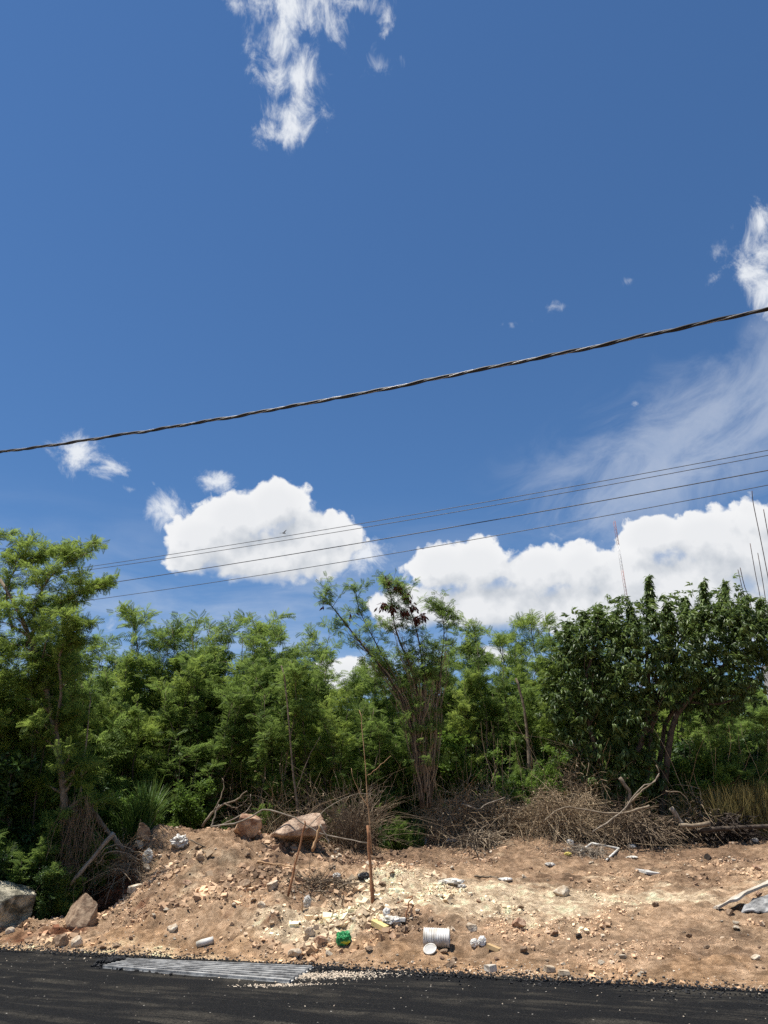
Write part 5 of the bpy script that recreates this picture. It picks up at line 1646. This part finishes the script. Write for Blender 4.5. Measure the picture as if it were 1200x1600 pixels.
link('rim', build_mesh('rim', v, f, M['dirty_white'], smooth=True), root)
v, f, t = tubes(np.array([[0, 0, -.010], [0, 0, 0.0], [0, 0, .004]]), rr_ * .97, 32)
link('disc', build_mesh('disc', v, f, M['concrete'], smooth=False), root)
root.rotation_euler = (.62, -.25, 0)

# pale plastic square frame
Yf = gY(930, 1336)
pf = [at(908, 1335, Yf), at(925, 1320, Yf + .55), at(968, 1333, Yf + .35), at(948, 1345, Yf - .35)]
pf = [np.array([p[0], p[1], gz(p[0], p[1]) + .05]) for p in pf]
root = empty('plastic_square', tuple(pf[0]), 'pale green-white plastic square frame lying among the twigs', 'frame')
for a_, b_ in ((0, 1), (1, 2), (2, 3)):
    v, f, t = tubes(np.array([pf[a_], pf[a_] * .5 + pf[b_] * .5, pf[b_]]) - pf[0], .024, 8)
    link('bar', build_mesh('bar', v, f, M['dirty_white'], smooth=True), root)

# sagging sheet and board at the right edge
def thick_sheet(name, C, th_, mat, n=24, m=10, wav=.0, parent=None, seed=1):
    C = [np.array(c) for c in C]
    u, w = np.meshgrid(np.linspace(0, 1, n), np.linspace(0, 1, m), indexing='ij')
    P = (1 - u)[..., None] * ((1 - w)[..., None] * C[0] + w[..., None] * C[3]) + u[..., None] * ((1 - w)[..., None] * C[1] + w[..., None] * C[2])
    P[..., 2] += wav * fbm(u * 7, w * 3, 1.0, 3, seed)
    lowp = P - np.array([0, 0, th_])
    V = np.concatenate([P.reshape(-1, 3), lowp.reshape(-1, 3)])
    i, j = np.meshgrid(np.arange(n - 1), np.arange(m - 1), indexing='ij')
    a = i * m + j
    F1 = np.stack([a, a + m, a + m + 1, a + 1], -1).reshape(-1, 4)
    F2 = F1[:, ::-1] + n * m
    ring = [(i_, 0) for i_ in range(n)] + [(n - 1, j_) for j_ in range(1, m)] + [(i_, m - 1) for i_ in range(n - 2, -1, -1)] + [(0, j_) for j_ in range(m - 2, 0, -1)]
    r0 = np.array([i_ * m + j_ for i_, j_ in ring])
    r1 = np.roll(r0, -1)
    F3 = np.stack([r1, r0, r0 + n * m, r1 + n * m], -1)
    return link(name, build_mesh(name, V, [F1, F2, F3], mat, smooth=False), parent)


g1 = ground_at(1124, 1424)
Yq = g1[1]
A_ = at(1122, 1417, Yq)
B_ = at(1225, 1366, Yq + .35)
o = thick_sheet('fibre_board', [A_, B_, B_ + np.array([.15, .40, -.02]), A_ + np.array([.05, .35, -.03])], .035, M['concrete_pale'], wav=.03)
tag(centre(o), 'long pale board tilted up on its side at the right edge', 'board')
C1, C2 = at(1158, 1428, Yq - .05), at(1240, 1440, Yq - .15)
C1[2], C2[2] = gz(C1[0], C1[1]) + .02, gz(C2[0], C2[1]) + .02
D1, D2 = at(1176, 1402, Yq + .22), at(1240, 1392, Yq + .25)
o = thick_sheet('cement_sheet', [C1, C2, D2, D1], .02, M['panel_top'], wav=.05, seed=3)
tag(centre(o), 'broken grey cement sheet leaning under the tilted board', 'sheet')

# ribbed precast panel lying on the asphalt edge
TZ = .05
cn = [z0(160, 1508, TZ), z0(452, 1531, TZ), z0(491, 1507, TZ), z0(200, 1496, TZ)]
root = empty('precast_panel', tuple((cn[0] + cn[2]) / 2 * np.array([1, 1, 0])), 'long ribbed grey concrete panel lying on the asphalt edge', 'panel')
base0 = np.array(root.location)
cn = [c - base0 for c in cn]
low = [c - np.array([0, 0, .03]) for c in cn]
flo = [np.array([c[0], c[1], -.01]) for c in cn]
slab('base_slab', np.array(low), np.array(flo), M['concrete'], parent=root, bev=0)
nrib = 7
for i_ in range(nrib):
    a_, b_ = i_ / nrib + (.005 if i_ == 0 else .03), (i_ + 1) / nrib - .07
    q0, q1 = cn[0] * (1 - a_) + cn[3] * a_, cn[1] * (1 - a_) + cn[2] * a_
    q3, q2 = cn[0] * (1 - b_) + cn[3] * b_, cn[1] * (1 - b_) + cn[2] * b_
    T_ = np.array([q0, q1, q2, q3])
    slab('rib', T_, T_ - np.array([0, 0, .04]), M['panel_top'], parent=root, bev=.003)

# asphalt crumbs thrown over the near left end of the panel
g_ = np.random.default_rng(66)
N = 2600
u_ = g_.beta(.7, 3.2, N)
w_ = g_.normal(0, .10, N)
q0, q1 = z0(150, 1510), z0(470, 1532)
P = q0 * (1 - u_)[:, None] + q1 * u_[:, None] + np.array([-enor[0], -enor[1], 0]) * (w_ - .22 * np.exp(-u_ * 5))[:, None]
P[:, 2] = np.where(w_ - .22 * np.exp(-u_ * 5) < -.02, TZ + .006, .016)
P = P[(u_ < .06) | (P[:, 2] < .03)]
me = pebbles('asphalt_spill', P, g_.uniform(.012, .04, len(P)), g_.uniform(.2, 1, len(P)), material('asphalt_spill', (0.006, 0.006, 0.007), (0.03, 0.03, 0.031), 9.0, 0.9), 8)
tag(link('gravel', me), 'black asphalt crumbs spilled over the end of the ribbed panel', None, None, 'stuff')

# ================================================================ unfinished building at the right edge
Yw = 24.5
cL = at(1189.5, 1048, Yw)
x0_, zt = cL[0], cL[2]
gb = gz(x0_ + 3, Yw)
root = empty('unfinished_building', (x0_, Yw, gb), 'grey unfinished block building with bare steel bars on its roof', 'building')


def bx(name, x0, x1, y0, y1, z0_, z1, mat, parent):
    T_ = np.array([[x0, y0, z1], [x1, y0, z1], [x1, y1, z1], [x0, y1, z1]]) - np.array(root.location)
    B_ = T_.copy()
    B_[:, 2] = z0_ - root.location[2]
    return slab(name, T_, B_, mat, parent=parent, bev=.012)


BROT = rad(-32)
root.rotation_euler = (0, 0, BROT)
Wd, Dp = 7.0, 6.0
bm_parts = []
wx = [x0_, x0_ + .20, x0_ + 1.3, x0_ + 3.0, x0_ + 4.2, x0_ + Wd]
zw0, zw1 = zt - 1.35, zt - .50
segs = [(wx[0], wx[1], gb - .2, zt), (wx[1], wx[2], gb - .2, zw0), (wx[1], wx[2], zw1, zt), (wx[2], wx[3], gb - .2, zt), (wx[3], wx[4], gb - .2, zw0), (wx[3], wx[4], zw1, zt), (wx[4], wx[5], gb - .2, zt)]
V, Fs, off = [], [], 0
boxes = [(a_, b_, Yw, Yw + .16, c_, d_) for a_, b_, c_, d_ in segs] + [(x0_, x0_ + .16, Yw + .16, Yw + Dp, gb - .2, zt), (x0_ + Wd - .16, x0_ + Wd, Yw + .16, Yw + Dp, gb - .2, zt), (x0_ + .16, x0_ + Wd - .16, Yw + Dp - .16, Yw + Dp, gb - .2, zt)]
for (a_, b_, c_, d_, e_, f_) in boxes:
    vv = np.array([[x, y, z] for x in (a_, b_) for y in (c_, d_) for z in (e_, f_)]) - np.array(root.location)
    ff = np.array([[0, 1, 3, 2], [4, 6, 7, 5], [0, 4, 5, 1], [2, 3, 7, 6], [0, 2, 6, 4], [1, 5, 7, 3]])
    V.append(vv)
    Fs.append(ff + off)
    off += 8
link('wall', build_mesh('wall', np.concatenate(V), np.concatenate(Fs), M['render_grey']), root)
bx('roof_slab', x0_ + .003, x0_ + Wd, Yw + .003, Yw + Dp, zt + .003, zt + .14, M['concrete'], root)
for a_, b_ in ((wx[1], wx[2]), (wx[3], wx[4])):
    bx('window', a_, b_, Yw + .10, Yw + .12, zw0, zw1, M['dark_opening'], root)  # dark pane painted for the shade inside each opening
RB = [([(1175, 767), (1176, 780), (1179, 797), (1190, 850), (1202, 912), (1212, 965), (1222, 1020)], .014), ([(1193, 796), (1201, 840), (1212, 900), (1234, 1018)], .014),
      ([(1172, 849), (1181, 900), (1189, 940), (1204, 1040)], .012), ([(1184, 864), (1192, 910), (1199, 955), (1213, 1040)], .012),
      ([(1153, 890), (1160, 920), (1167, 948), (1189, 1044)], .012), ([(1156.5, 887), (1163, 915), (1174, 948), (1193, 1044)], .013)]
for i_, (pts, rr_) in enumerate(RB):
    P = pl(pts, Yw + .1 + .12 * (i_ % 3), 12)
    P[-1][2] = min(P[-1][2], zt - .02)
    Pl = P - np.array(root.location)
    ca_, sa_ = math.cos(BROT), math.sin(BROT)
    Pl = np.stack([Pl[:, 0] * ca_ + Pl[:, 1] * sa_, -Pl[:, 0] * sa_ + Pl[:, 1] * ca_, Pl[:, 2]], 1)
    v, f, t = tubes(Pl, rr_, 5)
    link('steel_bar', build_mesh('steel_bar', v, f, M['rebar'], smooth=True), root)

# ================================================================ radio mast far behind
Yt = 200.0
tp, bt = at(960, 814, Yt), at(984, 955, Yt)
bz = 0.0
Hm = tp[2] - bz
root = empty('radio_mast', (tp[0], Yt, bz), 'slender red and white lattice radio mast far behind the trees', 'radio mast')
ns_ = 11
sh = Hm / ns_
rr_ = .36
for s_ in range(ns_):
    parts = []
    c_ = [np.array([rr_ * math.cos(a_), rr_ * math.sin(a_), 0]) for a_ in (.5, 2.594, 4.689)]
    for p in c_:
        parts.append(tubes(np.array([p + [0, 0, s_ * sh], p + [0, 0, (s_ + .5) * sh], p + [0, 0, (s_ + 1) * sh]]), .04, 5))
    nb_ = 7
    for b_ in range(nb_):
        z_a, z_b = s_ * sh + b_ * sh / nb_, s_ * sh + (b_ + 1) * sh / nb_
        for e in range(3):
            p, q_ = c_[e], c_[(e + 1) % 3]
            if b_ % 2:
                p, q_ = q_, p
            parts.append(tubes(np.array([p + [0, 0, z_a], q_ + [0, 0, z_b]]), .02, 4))
    v, f, t = merge(parts)
    link('mast_section', build_mesh('mast_section', v, f, M['mast_red'] if s_ % 2 == 0 else M['mast_white'], smooth=True), root)
v, f, t = tubes(np.array([[0, 0, Hm], [0, 0, Hm + .8], [0, 0, Hm + 1.6]]), .03, 5)
link('antenna', build_mesh('antenna', v, f, M['mast_white']), root)


# ================================================================ overhead lines
def overhead(pts, Y0, Y1, t0=-1.2, t1=2.0, K=120):
    """a hanging line through photo pixels (left, middle..., right); left end at Y0, right end at Y1"""
    A_, B_ = at(pts[0][0], pts[0][1], Y0), at(pts[-1][0], pts[-1][1], Y1)
    T_, Z_ = [0.0], [A_[2]]
    for (x, y) in pts[1:-1]:
        d = ray(x, y)
        # ray crosses the vertical plane through A_ and B_
        n_ = np.array([-(B_[1] - A_[1]), B_[0] - A_[0]])
        s_ = (n_ @ A_[:2]) / (n_ @ d[:2])
        P = d * s_ + np.array([0, 0, EYE])
        T_.append(float((P[:2] - A_[:2]) @ (B_[:2] - A_[:2]) / np.sum((B_[:2] - A_[:2]) ** 2)))
        Z_.append(P[2])
    T_.append(1.0)
    Z_.append(B_[2])
    co = np.polyfit(T_, Z_, 2)
    co[0] = np.clip(co[0], 0.02, 1.2) if len(pts) > 2 else co[0]
    # refit the line with the sag held
    r_ = np.polyfit(T_, np.array(Z_) - co[0] * np.array(T_) ** 2, 1)
    t = np.linspace(t0, t1, K)
    z = co[0] * t ** 2 + r_[0] * t + r_[1]
    xy = A_[:2] + (B_[:2] - A_[:2]) * t[:, None]
    return np.column_stack([xy, z])


C = overhead([(0, 706), (300, 662), (600, 608), (900, 547), (1200, 483)], 12.5, 7.2, -.9, 1.6, 900)
root = empty('service_cable', tuple(C[0]), 'thick twisted black cable crossing the open sky', 'cable')
seg = np.concatenate([[0], np.cumsum(np.linalg.norm(np.diff(C, axis=0), axis=1))])
Tn = unit(C[-1] - C[0])
Sd = unit(np.cross(Tn, [0, 0, 1.0]))
Ud = np.cross(Sd, Tn)
g_ = np.random.default_rng(5)
jit_ = np.interp(seg, np.linspace(0, seg[-1], 90), g_.normal(size=90) * .006)
for k_, (mt, off_, rr_) in enumerate((('cable_black', .0135, .0160), ('cable_black', .0135, .0160), ('cable_bare', .013, .0085))):
    ph = 2 * math.pi * seg / .95 + k_ * 2.1 + .8 * np.sin(seg * 1.1)
    P = C + Sd * (off_ * np.cos(ph))[:, None] + Ud * (off_ * np.sin(ph) + jit_)[:, None]
    v, f, t = tubes(P - C[0], rr_, 6)
    link('strand', build_mesh('strand', v, f, M[mt], smooth=True), root)
for (pts, lb) in (([(120, 888), (450, 838), (800, 776), (1200, 704)], 'uppermost of the four thin wires above the trees'),
                  ([(110, 893), (450, 846), (800, 785), (1200, 710)], 'second thin wire from the top, close under the uppermost'),
                  ([(140, 915), (450, 869), (800, 805), (1200, 736)], 'third thin wire from the top, set apart and slightly thicker'),
                  ([(155, 935), (450, 893), (800, 833), (1200, 757)], 'lowest of the four thin wires above the trees')):
    C = overhead(pts, 52.0, 34.0, -1.3, 2.0, 160)
    v, f, t = tubes(C, .027 if 'third' in lb else .020, 5)
    o = link('power_line', build_mesh('power_line', v, f, M['wire'], smooth=True))
    tag(centre(o), lb, 'power line', 'thin wires above the trees')

# ================================================================ bird
c0 = at(443, 833, 70)
s_ = .48
span = [(-1.0, .34, .50), (-.62, .18, .36), (-.25, .03, .12), (0, 0, 0), (.25, .03, .10), (.62, .16, .20), (1.0, .32, .26)]
V, Fb = [], []
for (x, yb, z) in span:
    ch_ = .42 * (1 - abs(x) ** 2.2 * .75)
    for (dy_, dz_) in ((.5, 0), (.15, .035), (-.5, 0), (.15, -.02)):
        V.append((x, dy_ * ch_ - yb * .25, z + dz_))
for i_ in range(6):
    for j_ in range(4):
        a_, b_ = i_ * 4 + j_, i_ * 4 + (j_ + 1) % 4
        Fb.append((a_, b_, b_ + 4, a_ + 4))
V = np.array(V) * s_
bv, bf, _ = tubes(np.array([[0, .42, .02], [0, .34, .03], [0, .2, .0], [0, -.05, 0], [0, -.3, 0], [0, -.55, .02]]) * s_, np.array([.02, .07, .10, .13, .08, .10]) * s_, 8)
allv, allf, _ = merge([(V, [np.array(Fb)], None), (bv, bf, None)])
o = link('bird', build_mesh('bird', allv, allf, M['feather'], smooth=True), None, tuple(c0))
o.rotation_euler = (.5, -.75, .6)
tag(o, 'small black bird soaring with raised wings before the big white cloud', 'bird')
